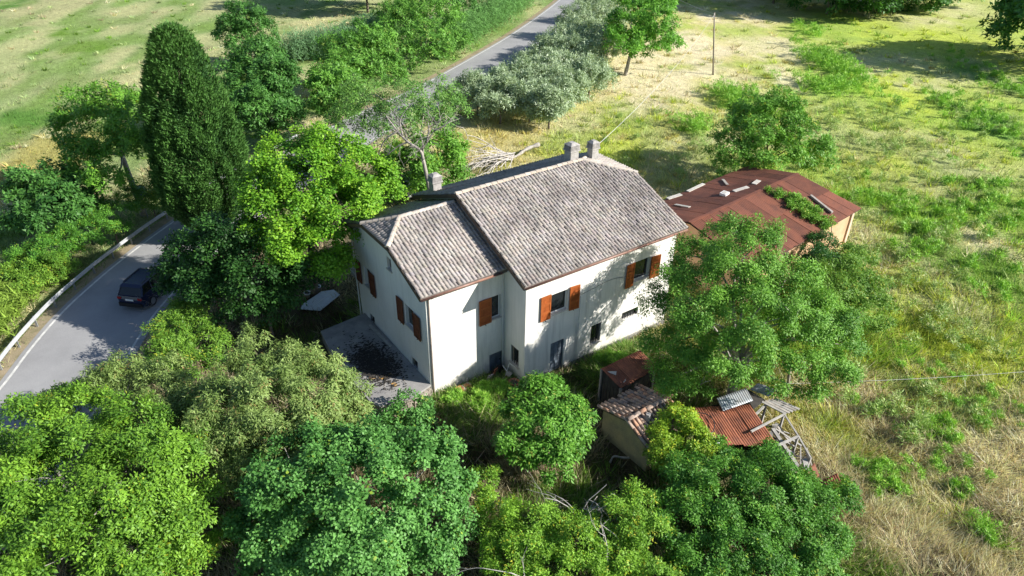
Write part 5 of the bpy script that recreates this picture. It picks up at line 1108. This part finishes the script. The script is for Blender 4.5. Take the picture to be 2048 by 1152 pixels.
for k, t in (('top_a', 'left of three dark tree bases in shade at the top edge'), ('top_b', 'middle of three dark trees in shade at the top edge'), ('top_c', 'right of three dark trees in shade at the top edge'), ('top_d', 'tall dark tree at the top edge behind the field pole'), ('top_e', 'big dark tree off the right edge, shading the upper right grass'), ('top_f', 'big dark tree above the top edge shading the field by the reeds')):
    tree(k, 'dark_tree', t, 'tree', 'farwood', 2600, .2, group='dark trees at the top edge', grow=1.25)

# creeper on the shed roof
rv = [(28.3,1.9,3.02,.22),(28.62,1.28,2.88,.36),(29.17,.54,2.70,.45),(28.5,.10,2.58,.40),(29.25,-.25,2.48,.5),(28.6,-.85,2.33,.42),(29.25,-1.05,2.28,.5),(28.8,-1.65,2.13,.42),(29.45,-1.95,2.05,.42),(29.0,-2.25,1.9,.35)]
rng = np.random.default_rng(77); fl = []
e = empty('roof_creeper', (29, -.4, 2.4), 'leafy creeper tongue spreading over the sunny brown shed roof', 'creeper')
me = crown_mesh('crown', rng, rv, 1500, STY['roofivy'], zmin=1.6); put('crown', me, e)
mb = MB(); mb.tube(spline([(29.6, -2.5, -.8), (29.5, -2.4, 1.9), (29.2, -1, 2.3), (28.4, 1.7, 2.98)], 4), .03, 5); mb.build('stem', M['bark'], e)

# cypress
cy = empty('cypress_tree', (-3.75, 24.5, GZ), 'tall dense dark green cypress tree beside the road', 'tree')
rng = np.random.default_rng(21); nsp = 17000
zt_, zb = 13.6, 0.2
prof_u = [0, .03, .1, .2, .4, .6, .75, .88, 1.0]; prof_r = [.2, .85, 1.45, 1.95, 2.65, 3.05, 3.1, 2.55, 1.3]
u = 1-np.sqrt(rng.random(nsp))*1.0; u = rng.random(nsp)**.75
th = rng.random(nsp)*2*np.pi; zc = zt_-(zt_-zb)*u
nl = 190; lu = rng.random(nl)**.8; lt = rng.random(nl)*2*np.pi   # flame-like vertical bulges
bul = np.zeros(nsp)
for a_, b_ in zip(lu, lt):
    dt = (th-b_+np.pi) % (2*np.pi)-np.pi; rr = np.interp(u, prof_u, prof_r)
    bul = np.maximum(bul, np.exp(-(np.abs(dt*rr/.42)**3)-np.abs((u-a_)*13.4/.95)**3))
rr = np.interp(u, prof_u, prof_r)*(.77+.27*bul)*(.88+.12*rng.random(nsp)**.5)
c = np.stack([-3.75+np.cos(th)*rr+.25*(1-u), 24.5+np.sin(th)*rr, zc], 1); out = np.stack([np.cos(th), np.sin(th), np.zeros(nsp)], 1)
k = 6; I = np.repeat(np.arange(nsp), k); m = nsp*k
ld = out[I]*.75+np.array([0, 0, .9])+rng.normal(0, .42, (m, 3)); ld /= np.linalg.norm(ld, axis=1)[:, None]
base = c[I]+rng.normal(0, .10, (m, 3)); L_ = .20*(.6+.8*rng.random(m)); Wd = .09*(.7+.6*rng.random(m))
side = np.cross(ld, out[I]+rng.normal(0, .6, (m, 3))); side /= np.linalg.norm(side, axis=1)[:, None]
V = np.stack([base+side*(Wd*.5)[:, None], base+ld*L_[:, None], base-side*(Wd*.5)[:, None]], 1).astype(np.float32)
t = np.clip(.42+.5*(bul[I]-.5)+rng.normal(0, .2, m), 0, 1)[:, None]; col = np.array((.024, .075, .020))*(1-t)+np.array((.11, .25, .05))*t
put('crown', np_mesh('crown', V.reshape(-1, 3), np.arange(m*3).reshape(-1, 3), M['needle'], np.repeat(col, 3, axis=0)), cy)
put('inner_foliage', crown_mesh('inner_foliage', rng, [(-3.75, 24.5, z, r_) for z, r_ in ((2, 1.5), (4, 2.1), (6, 1.9), (8, 1.5), (10, 1.0), (11.5, .6))], 1500, STY['dark']), cy)
MB().tube([(-3.75, 24.5, -1), (-3.75, 24.5, 4), (-3.55, 24.5, 12)], [.35, .25, .06], 8).build('trunk', M['bark'], cy)

# reeds: tall canes with long blades in strips beside the road
def reeds(name, label, line, width, n, h0, col, seed):
    rng = np.random.default_rng(seed); P = np.array(line, float); t = rng.random(n)*(len(P)-1); i = t.astype(int).clip(0, len(P)-2); f = (t-i)[:, None]
    q = P[i]*(1-f)+P[i+1]*f; q = q+rng.normal(0, width/2, (n, 2)); h = h0*(.6+.6*rng.random(n)); k = 9; I = np.repeat(np.arange(n), k); m = n*k
    zz = GZ-.05+h[I]*(.25+.75*rng.random(m)); a = rng.random(m)*6.28; L_ = .45+.5*rng.random(m); dr = np.stack([np.cos(a)*.75, np.sin(a)*.75, .55-.5*rng.random(m)], 1)
    base = np.stack([q[I, 0]+rng.normal(0, .06, m), q[I, 1]+rng.normal(0, .06, m), zz], 1); side = np.stack([-np.sin(a), np.cos(a), np.zeros(m)], 1)*.05
    tip = base+dr*L_[:, None]; mid = base+dr*(L_*.5)[:, None]+np.array([0, 0, .06])
    V = np.stack([base+side, tip, base-side], 1).reshape(-1, 3); c = np.array(col)*(.55+.8*rng.random((m, 1)))
    return tag(put(name, np_mesh(name, V, np.arange(m*3).reshape(-1, 3), M['grass'], np.repeat(c, 3, axis=0))), label, 'reeds', kind='stuff')
reeds('reeds', 'blue-green reed bed behind the hedge at the field edge', [(18, 68), (23, 68), (29, 71), (35, 75)], 3.2, 3400, 3.0, (.20, .36, .17), 31)
reeds('reeds', 'tall green reed bed along the far road by the wire pole', [(36, 60.5), (43, 65), (52, 71.5), (60, 78), (68, 85)], 3.0, 4600, 3.6, (.20, .40, .12), 32)
reeds('reeds', 'weedy green bank of reeds between guardrail and frame edge', [(-20.6, 14.2), (-18.6, 18.6), (-16.7, 22.1), (-14.6, 25.0)], 1.3, 2000, .95, (.28, .42, .07), 33)

# weeds round the house foot and on the yard
def weeds(name, label, spots, n, h, col, seed):
    rng = np.random.default_rng(seed); S = np.array(spots, float); i = rng.integers(0, len(S), n)
    x = S[i, 0]+rng.normal(0, 1, n)*S[i, 2]; y = S[i, 1]+rng.normal(0, 1, n)*S[i, 3]; ok = free(x, y, .03); x, y = x[ok], y[ok]
    cols = np.array(col)[rng.integers(0, len(col), len(x))]
    V, F, Cc = blades(rng, x, y, np.full(len(x), GZ-.08), h*(.4+.9*rng.random(len(x))), np.full(len(x), .05), cols, 8, np.full(len(x), .16), .9)
    return tag(put(name, np_mesh(name, V, F, M['grass'], Cc)), label, 'weeds', kind='stuff')
weeds('weeds', 'green weeds growing along the sunny foot of the house', [(1.1, -.4, .5, .35), (2.6, -.8, .7, .4), (3.8, -1.0, .6, .4), (3.4, -2.0, .8, .5), (1.4, -1.7, .8, .6), (10.5, -2.4, 1.2, .4), (.2, -2.6, 1.0, .8), (9.5, -3.2, 1, .5)], 4200, .45, [(.16, .30, .05), (.22, .38, .08), (.28, .36, .10), (.12, .24, .05)], 41)
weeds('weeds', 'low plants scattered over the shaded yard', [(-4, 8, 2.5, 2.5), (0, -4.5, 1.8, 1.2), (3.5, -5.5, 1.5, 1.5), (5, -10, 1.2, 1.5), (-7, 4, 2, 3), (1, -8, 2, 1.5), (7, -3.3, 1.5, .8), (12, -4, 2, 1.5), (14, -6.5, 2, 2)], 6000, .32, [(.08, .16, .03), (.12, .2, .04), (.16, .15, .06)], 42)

# tall weed clumps in the fields
STY['weed'] = dict(rc=.34, cd=2.6, up=.8, l=.26, w=.07, droop=-.3, k=7, sr=.12, c0=(.17,.34,.04), c1=(.38,.58,.09), acc=(.5,.6,.12), pa=.06)
STY['scrub'] = dict(rc=.32, cd=2.6, up=.6, l=.22, w=.055, droop=-.2, k=7, sr=.12, c0=(.20,.28,.08), c1=(.40,.50,.16), acc=(.58,.54,.28), pa=.25)
STY['weedlet'] = dict(STY['weed'], rc=.16, l=.15, w=.04, sr=.07)
def clump_field(name, label, patches, style, nsp, seed, rmin=.35, rmax=.75):
    rng = np.random.default_rng(seed); bl = []; ca, sa = math.cos(R(-35.457)), math.sin(R(-35.457))
    for cx, cy, a, b_, n in patches:
        for _ in range(n):
            u_, v_ = rng.normal(0, .55, 2); u_ *= a; v_ *= b_; x, y = cx+u_*ca-v_*sa, cy+u_*sa+v_*ca; r_ = rng.uniform(rmin, rmax)
            if free(np.array([x]), np.array([y]), .6)[0] and road_dist(np.array([x]), np.array([y]))[0] > 5: bl.append((x, y, GZ+r_*.5, r_))
    return tag(put(name, crown_mesh(name, rng, bl, nsp, STY[style], zmin=-.85, shell=.25, tri=True)), label, 'weeds', kind='stuff')
clump_field('tall_weeds', 'bright green tall weed clumps in the dry slope near the pole', [(53.5,24,3.1,6.5,40),(78.5,31.3,2.7,7.8,35),(73.5,24.3,2.8,10.6,50),(66.5,22.4,3.6,3.5,30),(41.5,20.8,1.5,1.5,6),(43.7,21.5,1,1.6,5),(90.7,41.5,3.1,4,10),(35.5,33.2,.8,1.4,4)], 'weed', 5200, 71, .5, 1.0)
clump_field('tall_weeds', 'fresh green weed tufts in the straw grass at the lower right', [(20.0,-15.6,1.1,1.1,16),(15.4,-19.8,.5,.6,8),(14.5,-16.4,.7,.6,8),(14.8,-15.2,.9,.9,10),(22.7,-15.9,1.8,1.8,18),(17.5,-17,3,2,14),(16.6,-18.1,.6,.5,4),(18.3,-12.6,1,1,5),(24,-13,2,2,12)], 'weedlet', 2200, 72, .10, .26)
clump_field('scrub', 'olive green scrubby weeds dotted over the right-hand slope', [(37,16,8,9,30),(53,8,8,9,40),(34,-5,6,7,30),(45,-3,7,8,30),(69,6,6,10,30),(28,-11,4,5,20),(60,14,8,8,30),(19,-13,4,3,16)], 'scrub', 5600, 73, .2, .5)
clump_field('tall_weeds', 'deep green weed drift at the upper right edge', [(69.9,6.2,3.7,9,40),(87,12.7,4,11,35),(43,-2.8,4.7,5.7,30),(37,-7.3,3.1,5,20),(50,-4.6,3,7,24)], 'weed', 3800, 74, .2, .5)

clump_field('leafy_weeds', 'bright leafy weeds along the sunny foot of the house', [(1.2,-.6,.4,.3,8),(2.7,-.9,.6,.4,12),(3.7,-1.2,.5,.4,9),(1.6,-1.6,.7,.5,8),(9.9,-2.6,.9,.3,8)], 'weedlet', 2200, 75, .18, .36)
# dead wood
def dead(name, label, cat, items, mat='dead_wood', seed=1, **kw):
    rng = np.random.default_rng(seed); mb = MB()
    for base, dirs, L_, r_, dep in items: bare(rng, base, dirs, L_, r_, dep, mb=mb, **kw)
    e = empty(name, items[0][0], label, cat); mb.build('branches', M[mat], e, smooth=True); return e
dead('dead_branches', 'pale dead branches arching out of the bramble thicket', 'branches', [((.9, -10.7, .7), [(-.3, .3, 1), (.4, .2, 1), (.1, .6, .9), (-.6, .5, .8), (.7, -.1, .8), (.2, -.3, 1)], 1.9, .026, 3)], seed=51, droop=1.1)
dead('dead_branches', 'bare dead branch curving over the bottom edge right of the fig', 'branches', [((-2.2, -11.9, .6), [(-.6, .5, .9), (-.9, .5, .5)], 2.0, .028, 3)], seed=52, droop=.9)
dead('dead_branches', 'thin bare branch in the middle of the bramble thicket at the bottom edge', 'branches', [((.2, -13.2, .8), [(.3, .4, 1), (-.2, .4, 1)], 1.8, .02, 3)], seed=56, droop=.9)
dead('dead_shrub', 'grey leafless shrub between car and terrace', 'shrub', [((-7.0, 10.9, -.8), [(-.4, -.2, 1), (.4, .1, 1), (0, .5, 1), (-.7, .3, .7)], 1.5, .03, 3), ((-8.0, 13.8, -.8), [(-.5, 0, 1), (.2, -.4, 1), (.5, .3, .8)], 1.3, .025, 3)], 'dead_twig', seed=53)
dead('dead_shrub', 'grey dry twigs at the road edge behind the light green shrub', 'shrub', [((-9.6, 12.6, -.8), [(-.5, .2, 1), (.1, .3, 1), (-.2, -.3, 1)], 1.2, .02, 3), ((-8.6, 16.2, -.8), [(-.5, .1, .9), (-.1, .5, 1)], 1.2, .02, 3)], 'dead_twig', seed=54)
dl = empty('dead_limbs', (12.45, 21.72, -.9), 'bare white trunk and limbs of the half-dead tree above the rear chimney', 'branches'); mb = MB(); fr = np.random.default_rng(55)
for i, pth in enumerate([[(10.78, 18.61, 0.82), (10.58, 18.75, 2.51), (10.43, 18.86, 3.76), (10.28, 18.96, 4.45), (9.61, 19.44, 5.04), (9.04, 19.84, 5.85), (8.45, 20.26, 6.94)] , [(10.28, 18.96, 4.45), (10.69, 18.67, 5.02), (11.16, 18.33, 5.89), (11.6, 18.02, 6.77)] , [(9.61, 19.44, 5.04), (8.97, 19.89, 4.69), (8.24, 20.41, 3.96)] , [(9.04, 19.84, 5.85), (8.21, 20.44, 5.09), (7.72, 20.78, 3.72)] , [(10.43, 18.86, 3.76), (10.48, 18.82, 4.83), (10.29, 18.95, 5.87)] , [(10.69, 18.67, 5.02), (10.87, 18.54, 5.88), (10.84, 18.56, 6.47)] , [(9.31, 19.65, 5.49), (9.24, 19.7, 6.66), (9.72, 19.36, 7.57)] , [(11.16, 18.33, 5.89), (11.82, 17.87, 6.34), (12.27, 17.55, 6.89)] , ]):
    pp = spline(pth, 4); r_ = .17 if i == 0 else .07; mb.tube(pp, list(np.linspace(r_, r_*.35 if i else .05, len(pp))), 7)
    for q in pp[len(pp)//3::2]: bare(fr, tuple(q), [tuple(fr.normal(0, .6, 3)+np.array([0, 0, .4]))], .8+.7*fr.random(), .022, 2, droop=.3, n=3, mb=mb)
mb.build('limbs', M['pale_bark'], dl, smooth=True)
# fallen trunk and brushwood heap behind the house
fr = np.random.default_rng(61)
ft = empty('fallen_tree', (20.5, 24, -.9), 'pale fallen tree with a splayed heap of bare branches behind the roof', 'fallen tree')
mb = MB(); mb.tube(spline([(25.7, 24.9, -.2), (24.3, 24.9, -.35), (22.6, 24.2, -.45), (21.0, 23.9, -.4)], 4), list(np.linspace(.20, .07, 13)*(1+.25*np.sin(np.arange(13)*2.3))), 8); mb.build('trunk', M['pale_bark'], ft, smooth=True)
mb = MB()
for _ in range(30):
    p = np.array([21.8, 24.1, -.3])+fr.normal(0, .5, 3)*np.array([1, .6, .3]); bare(fr, p, [(-1+fr.normal(0, .25), -.25+fr.normal(0, .35), .12+abs(fr.normal(0, .18)))], 2.2+3.2*fr.random(), .05, 1, droop=.35, n=2, mb=mb, spread=.35)
mb.build('branches', M['dead_wood'], ft, smooth=True)
# ------------------------------------------------------------------ car and small things
def car(loc, heading, paint, label, name='parked_car', cat='car'):
    e = empty(name, loc, label, cat, rz=math.atan2(heading[1], heading[0]))
    # stations along x (rear -2.15 .. front 2.15): (x, halfwidth, zlow, zbelt)
    st = [(-2.15, .70, .42, .80), (-2.08, .82, .30, .98), (-1.75, .89, .24, 1.02), (-.9, .91, .22, 1.00), (.3, .91, .22, .98), (1.05, .90, .22, .96), (1.55, .88, .24, .88), (1.98, .80, .28, .76), (2.15, .62, .38, .62)]
    V = []; F = []
    for x_, hw, z0, z1 in st:
        for yy, z in ((-hw*.93, z0), (-hw, z0+.18), (-hw, (z0+z1)/2+.08), (-hw*.95, z1), (hw*.95, z1), (hw, (z0+z1)/2+.08), (hw, z0+.18), (hw*.93, z0)): V.append((x_, yy, z))
    for i in range(len(st)-1):
        for k in range(8):
            k2 = (k+1) % 8; F.append((i*8+k, i*8+k2, i*8+8+k2, i*8+8+k))
    F += [tuple(range(7, -1, -1)), tuple((len(st)-1)*8+k for k in range(8))]
    body = MB().add(V, F).build('body', M[paint], e, True, smooth=False)
    # glasshouse
    g_ = [(-2.0, .80, .98), (-1.62, .66, 1.52), (.25, .68, 1.54), (1.02, .82, .955)]
    gv = []; 
    for x_, hw, z in g_: gv += [(x_, -hw, z), (x_, hw, z)]
    lo = [(-2.0, -.80, .95), (-2.0, .80, .95), (1.02, -.82, .94), (1.02, .82, .94)]
    MB().add(gv+lo, [(0, 2, 3, 1), (4, 6, 7, 5), (2, 4, 5, 3), (0, 8, 10, 6, 4, 2), (1, 3, 5, 7, 11, 9), (8, 0, 1, 9), (6, 10, 11, 7)]).build('cabin_glass', M['car_glass'], e, True)
    rf_ = MB().add([(-1.72, -.67, 1.50), (-1.72, .67, 1.50), (.32, -.69, 1.51), (.32, .69, 1.51), (-1.60, -.60, 1.575), (-1.60, .60, 1.575), (.15, -.61, 1.585), (.15, .61, 1.585), (-1.85, -.66, 1.49), (-1.85, .66, 1.49)],
             [(4, 6, 7, 5), (0, 2, 6, 4), (1, 5, 7, 3), (2, 3, 7, 6), (8, 0, 4), (9, 5, 1), (8, 4, 5, 9), (8, 9, 1, 0), (0, 1, 3, 2)]).build('roof', M[paint], e, True)
    for s in (-1, 1):
        MB().bar((-1.5, s*.60, 1.62), (.05, s*.60, 1.625), .04, .035).build('roof_rail', M['dark_metal'], rf_, True)
        p = MB()
        for a, b_ in (((-2.0, s*.795, .98), (-1.64, s*.665, 1.51)), ((-1.05, s*.845, .98), (-.95, s*.69, 1.51)), ((-.1, s*.845, .98), (-.12, s*.695, 1.52)), ((1.03, s*.80, .96), (.25, s*.675, 1.53))): p.bar(a, b_, .07, .05)
        p.build('pillar', M[paint], e, True)
        MB().obox((.75, s*.98, 1.02), (.07, 0, 0), (0, .09, 0), (0, 0, .06)).build('wing_mirror', M[paint], e, True)
        MB().obox((-2.10, s*.66, .86), (.05, 0, 0), (0, .13, 0), (0, 0, .07)).build('tail_light', M['tail_red'], e, True)
        MB().obox((2.04, s*.60, .66), (.06, 0, 0), (0, .14, 0), (0, 0, .05)).build('headlight', M['plate'], e, True)
        for x_ in (-1.35, 1.38):
            w = MB().tube([(x_, s*.72, .34), (x_, s*.90, .34)], .345, 20).build('wheel', M['tyre'], e, True)
            MB().tube([(x_, s*.88, .34), (x_, s*.915, .34)], .21, 12).build('rim', M['alloy'], w, True)
    MB().obox((-2.17, 0, .45), (.05, 0, 0), (0, .74, 0), (0, 0, .12)).build('bumper', M['bumper'], e, True)
    MB().obox((2.14, 0, .44), (.05, 0, 0), (0, .66, 0), (0, 0, .12)).build('bumper', M['bumper'], e, True)
    MB().obox((-2.165, 0, .78), (.012, 0, 0), (0, .26, 0), (0, 0, .055)).build('number_plate', M['plate'], e, True)
    return e
car((-9.0, 18.9, GZ), (.70, .714), 'car_paint', 'dark blue car driving away on the shaded road bend', 'dark_car')
car((12.2, 23.2, GZ), (.95, .3), 'car_pale', 'pale car glimpsed behind the rear corner of the house roof', 'pale_car')

# traffic mirror on its post by the acacia trunk
tm = empty('traffic_mirror', (-7.1, 30.2, GZ), 'round traffic mirror on a post in front of the acacia trunk', 'mirror')
dv = V3((-9.5, 17, 0))-V3((-7.1, 30.2, 0)); dv.normalize(); sd = V3((-dv.y, dv.x, 0)); c = V3((-7.1, 30.2, 1.35))+dv*.1
def disc(c, n_, r_, th, seg=24):
    n_ = V3(n_).normalized(); a = n_.cross(V3((0, 0, 1))).normalized(); b_ = n_.cross(a); V = []
    for k_, rr, dd in ((0, r_, -th), (1, r_, 0), (2, r_*.93, .02)):
        for i in range(seg): t = 2*math.pi*i/seg; V.append(tuple(V3(c)+a*(math.cos(t)*rr)+b_*(math.sin(t)*rr)+n_*dd))
    F = [(k_*seg+i, k_*seg+(i+1) % seg, (k_+1)*seg+(i+1) % seg, (k_+1)*seg+i) for k_ in range(2) for i in range(seg)]
    return V, F+[tuple(range(seg-1, -1, -1)), tuple(2*seg+i for i in range(seg))]
MB().add(*disc(c, dv+V3((0, 0, .35)), .47, .06)).build('housing', M['dark_metal'], tm)
MB().add(*disc(c+(dv+V3((0, 0, .35))).normalized()*.028, dv+V3((0, 0, .35)), .42, .015)).build('mirror_face', M['mirror_face'], tm)
MB().tube([(-7.1, 30.2, -1), (-7.1, 30.2, 1.7)], .045, 8).build('post', M['steel_post'], tm)

# poles and wires
def pole(loc, top, label, r_=.11, ins=2):
    e = empty('utility_pole', loc, label, 'pole'); MB().tube([(loc[0], loc[1], loc[2]-.4), top], [r_, r_*.65], 8).build('shaft', M['pole_wood'], e, smooth=True)
    for k in range(ins):
        z = top[2]-.18-.35*k; MB().tube([(top[0]-.05, top[1]-.05, z), (top[0]-.16, top[1]-.12, z), (top[0]-.16, top[1]-.12, z+.12)], .028, 6).build('insulator', M['white_plastic'], e)
    return e
pole((59.71, 33.69, GZ), (59.05, 34.5, 6.45), 'slim wooden utility pole standing in the dry field, upper right', .12)
pole((15.6, -9.93, GZ), (15.43, -9.61, 1.75), 'short leaning grey pole beside the broad walnut tree', .10, 1)
pole((62.3, 87.6, GZ), (62.3, 87.6, 6.4), 'utility pole in the reeds at the top edge by the far road', .13)
def wire(a, b_, sag, label, mat='wire', r_=.014):
    a, b_ = V3(a), V3(b_); pts = [a*(1-t)+b_*t-V3((0, 0, 4*sag*t*(1-t))) for t in [i/16 for i in range(17)]]
    tag(MB().tube(pts, r_, 5).build('overhead_wire', M[mat]), label, 'wire')
wire((59.0, 34.4, 6.25), (14.2, 4.7, 8.35), .9, 'sagging wire from the field pole down to the house chimney', r_=.014)
wire((59.0, 34.4, 6.3), (72, 60, 6.2), .5, 'short bright wire leaving the top of the field pole', r_=.014)
wire((15.55, -9.85, .1), (27.0, -17.0, .55), .12, 'thin white wire stretched from the leaning pole across the grass to the right', r_=.009)
wire((62.3, 87.6, 6.2), (28, 57, 2.6), .8, 'pale wire running through the hedge from the pole by the far road', r_=.018)

# things on the yard
tp_ = empty('metal_sheet', (-1.0, 11.7, GZ), 'pale grey sheet lying on the shaded ground under the maple', 'sheet')
MB().slab([(-2.2, 11.75, -.66), (-1.3, 10.85, -.62), (.35, 11.7, -.52), (.2, 12.3, -.42), (-.5, 12.55, -.44), (-1.9, 12.1, -.6)], .03).build('sheet', M['tarp'], tp_)
MB().bar((-1.5, 11.5, -.6), (.1, 12.1, -.44), .05, .04).build('rib', M['white_frame'], tp_)
def lathe(prof, c, seg=14):
    V = [(c[0]+math.cos(2*math.pi*i/seg)*r_, c[1]+math.sin(2*math.pi*i/seg)*r_, c[2]+z) for r_, z in prof for i in range(seg)]
    F = [(k*seg+i, k*seg+(i+1) % seg, (k+1)*seg+(i+1) % seg, (k+1)*seg+i) for k in range(len(prof)-1) for i in range(seg)]
    return V, F+[tuple(range(seg-1, -1, -1))]
POT = [(.13, 0), (.19, .30), (.22, .31), (.22, .37), (.19, .37), (.17, .30), (.02, .28)]
def pot(c, s, label, mat='terracotta', soil=True, cat='pot'):
    e = empty('plant_pot', c, label, cat); MB().add(*lathe([(r_*s, z*s) for r_, z in POT], c)).build('pot', M[mat], e, smooth=True)
    MB().add(*lathe([(.02*s, .28*s), (.17*s, .305*s), (.02*s, .33*s)], c)).build('soil', M['dark_board'], e); return e
pot((-.45, -1.5, -.85), 1.25, 'terracotta pot in the weeds in front of the terrace corner')
pot((4.35, -1.35, -.85), 1.35, 'terracotta pot at the corner of the main block')
pot((-1.25, 13.0, -.85), 1.0, 'left of two white pots behind the pale sheet', 'white_plastic'); pot((-.45, 13.35, -.85), 1.0, 'right of two white pots behind the pale sheet', 'white_plastic')
ty = empty('tyre', (4.3, -.05, -.7), 'black tyre leaning in the inner corner of the house', 'tyre')
pts = [(4.25+.30*math.cos(t), .05-.10*math.sin(t), -.50+.30*math.sin(t)) for t in [2*math.pi*i/18 for i in range(19)]]
MB().tube(pts, .085, 8).build('tread', M['tyre'], ty, smooth=True)
ch = empty('garden_chair', (4.5, -.6, -.85), 'broken white frame chair among the junk in the inner corner', 'chair')
for a, b_ in (((4.3, -.5, -.85), (4.75, -.35, .0)), ((4.7, -.8, -.85), (4.4, -.25, -.05)), ((4.75, -.35, 0), (4.85, -.75, -.02))): MB().bar(a, b_, .035, .035).build('leg', M['white_plastic'], ch)
MB().obox((4.55, -.6, -.45), (.15, .05, .02), (-.04, .13, .03), (0, 0, .012)).build('seat', M['weathered_wood'], ch)
tag(MB().obox((3.95, -.1, -.5), (.10, .02, .02), (.0, .02, .0), (.05, -.12, .38)).build('rusty_board', M['rust_sheet']), 'rusty board propped in the inner corner of the house', 'board')
tag(MB().obox((3.65, -.15, -.62), (.16, .0, .0), (.0, .03, .0), (.0, -.10, .28)).build('pale_slab', M['concrete']), 'pale slab leaning on the wing wall near the tyre', 'slab')
rb = random.Random(6)
for i in range(8):
    x_, y_ = 2.05+rb.uniform(-.35, .35), -.05+rb.uniform(-.2, .15); s = rb.uniform(.10, .19); nm = ['brick_red', 'cream'][i % 2]
    V = [(x_+s*rb.uniform(.7, 1.2)*sx, y_+s*rb.uniform(.7, 1.1)*sy, -.85+s*.7*(1+sz)*rb.uniform(.8, 1.2)+.12*(i % 3)) for sz in (-1, 1) for sx, sy in ((-1, -1), (1, -1), (1, 1), (-1, 1))]
    tag(MB().add(V, [(0, 3, 2, 1), (4, 5, 6, 7), (0, 1, 5, 4), (1, 2, 6, 5), (2, 3, 7, 6), (3, 0, 4, 7)]).build('rubble_block', M['terracotta' if i % 2 else 'rubble_stone']), ('reddish' if i % 2 else 'cream')+' broken block in the small rubble heap at the wing wall', 'rubble', ('reddish' if i % 2 else 'cream')+' rubble blocks at the wing wall')
tag(MB().tube(spline([(4.9, -8.2, -.7), (5.2, -8.1, -.55), (5.5, -8.3, -.62), (5.7, -8.6, -.5)], 4), .05, 6).build('bent_pipe', M['weathered_wood']), 'pale bent pole on the dark ground by the hut gable', 'pole')
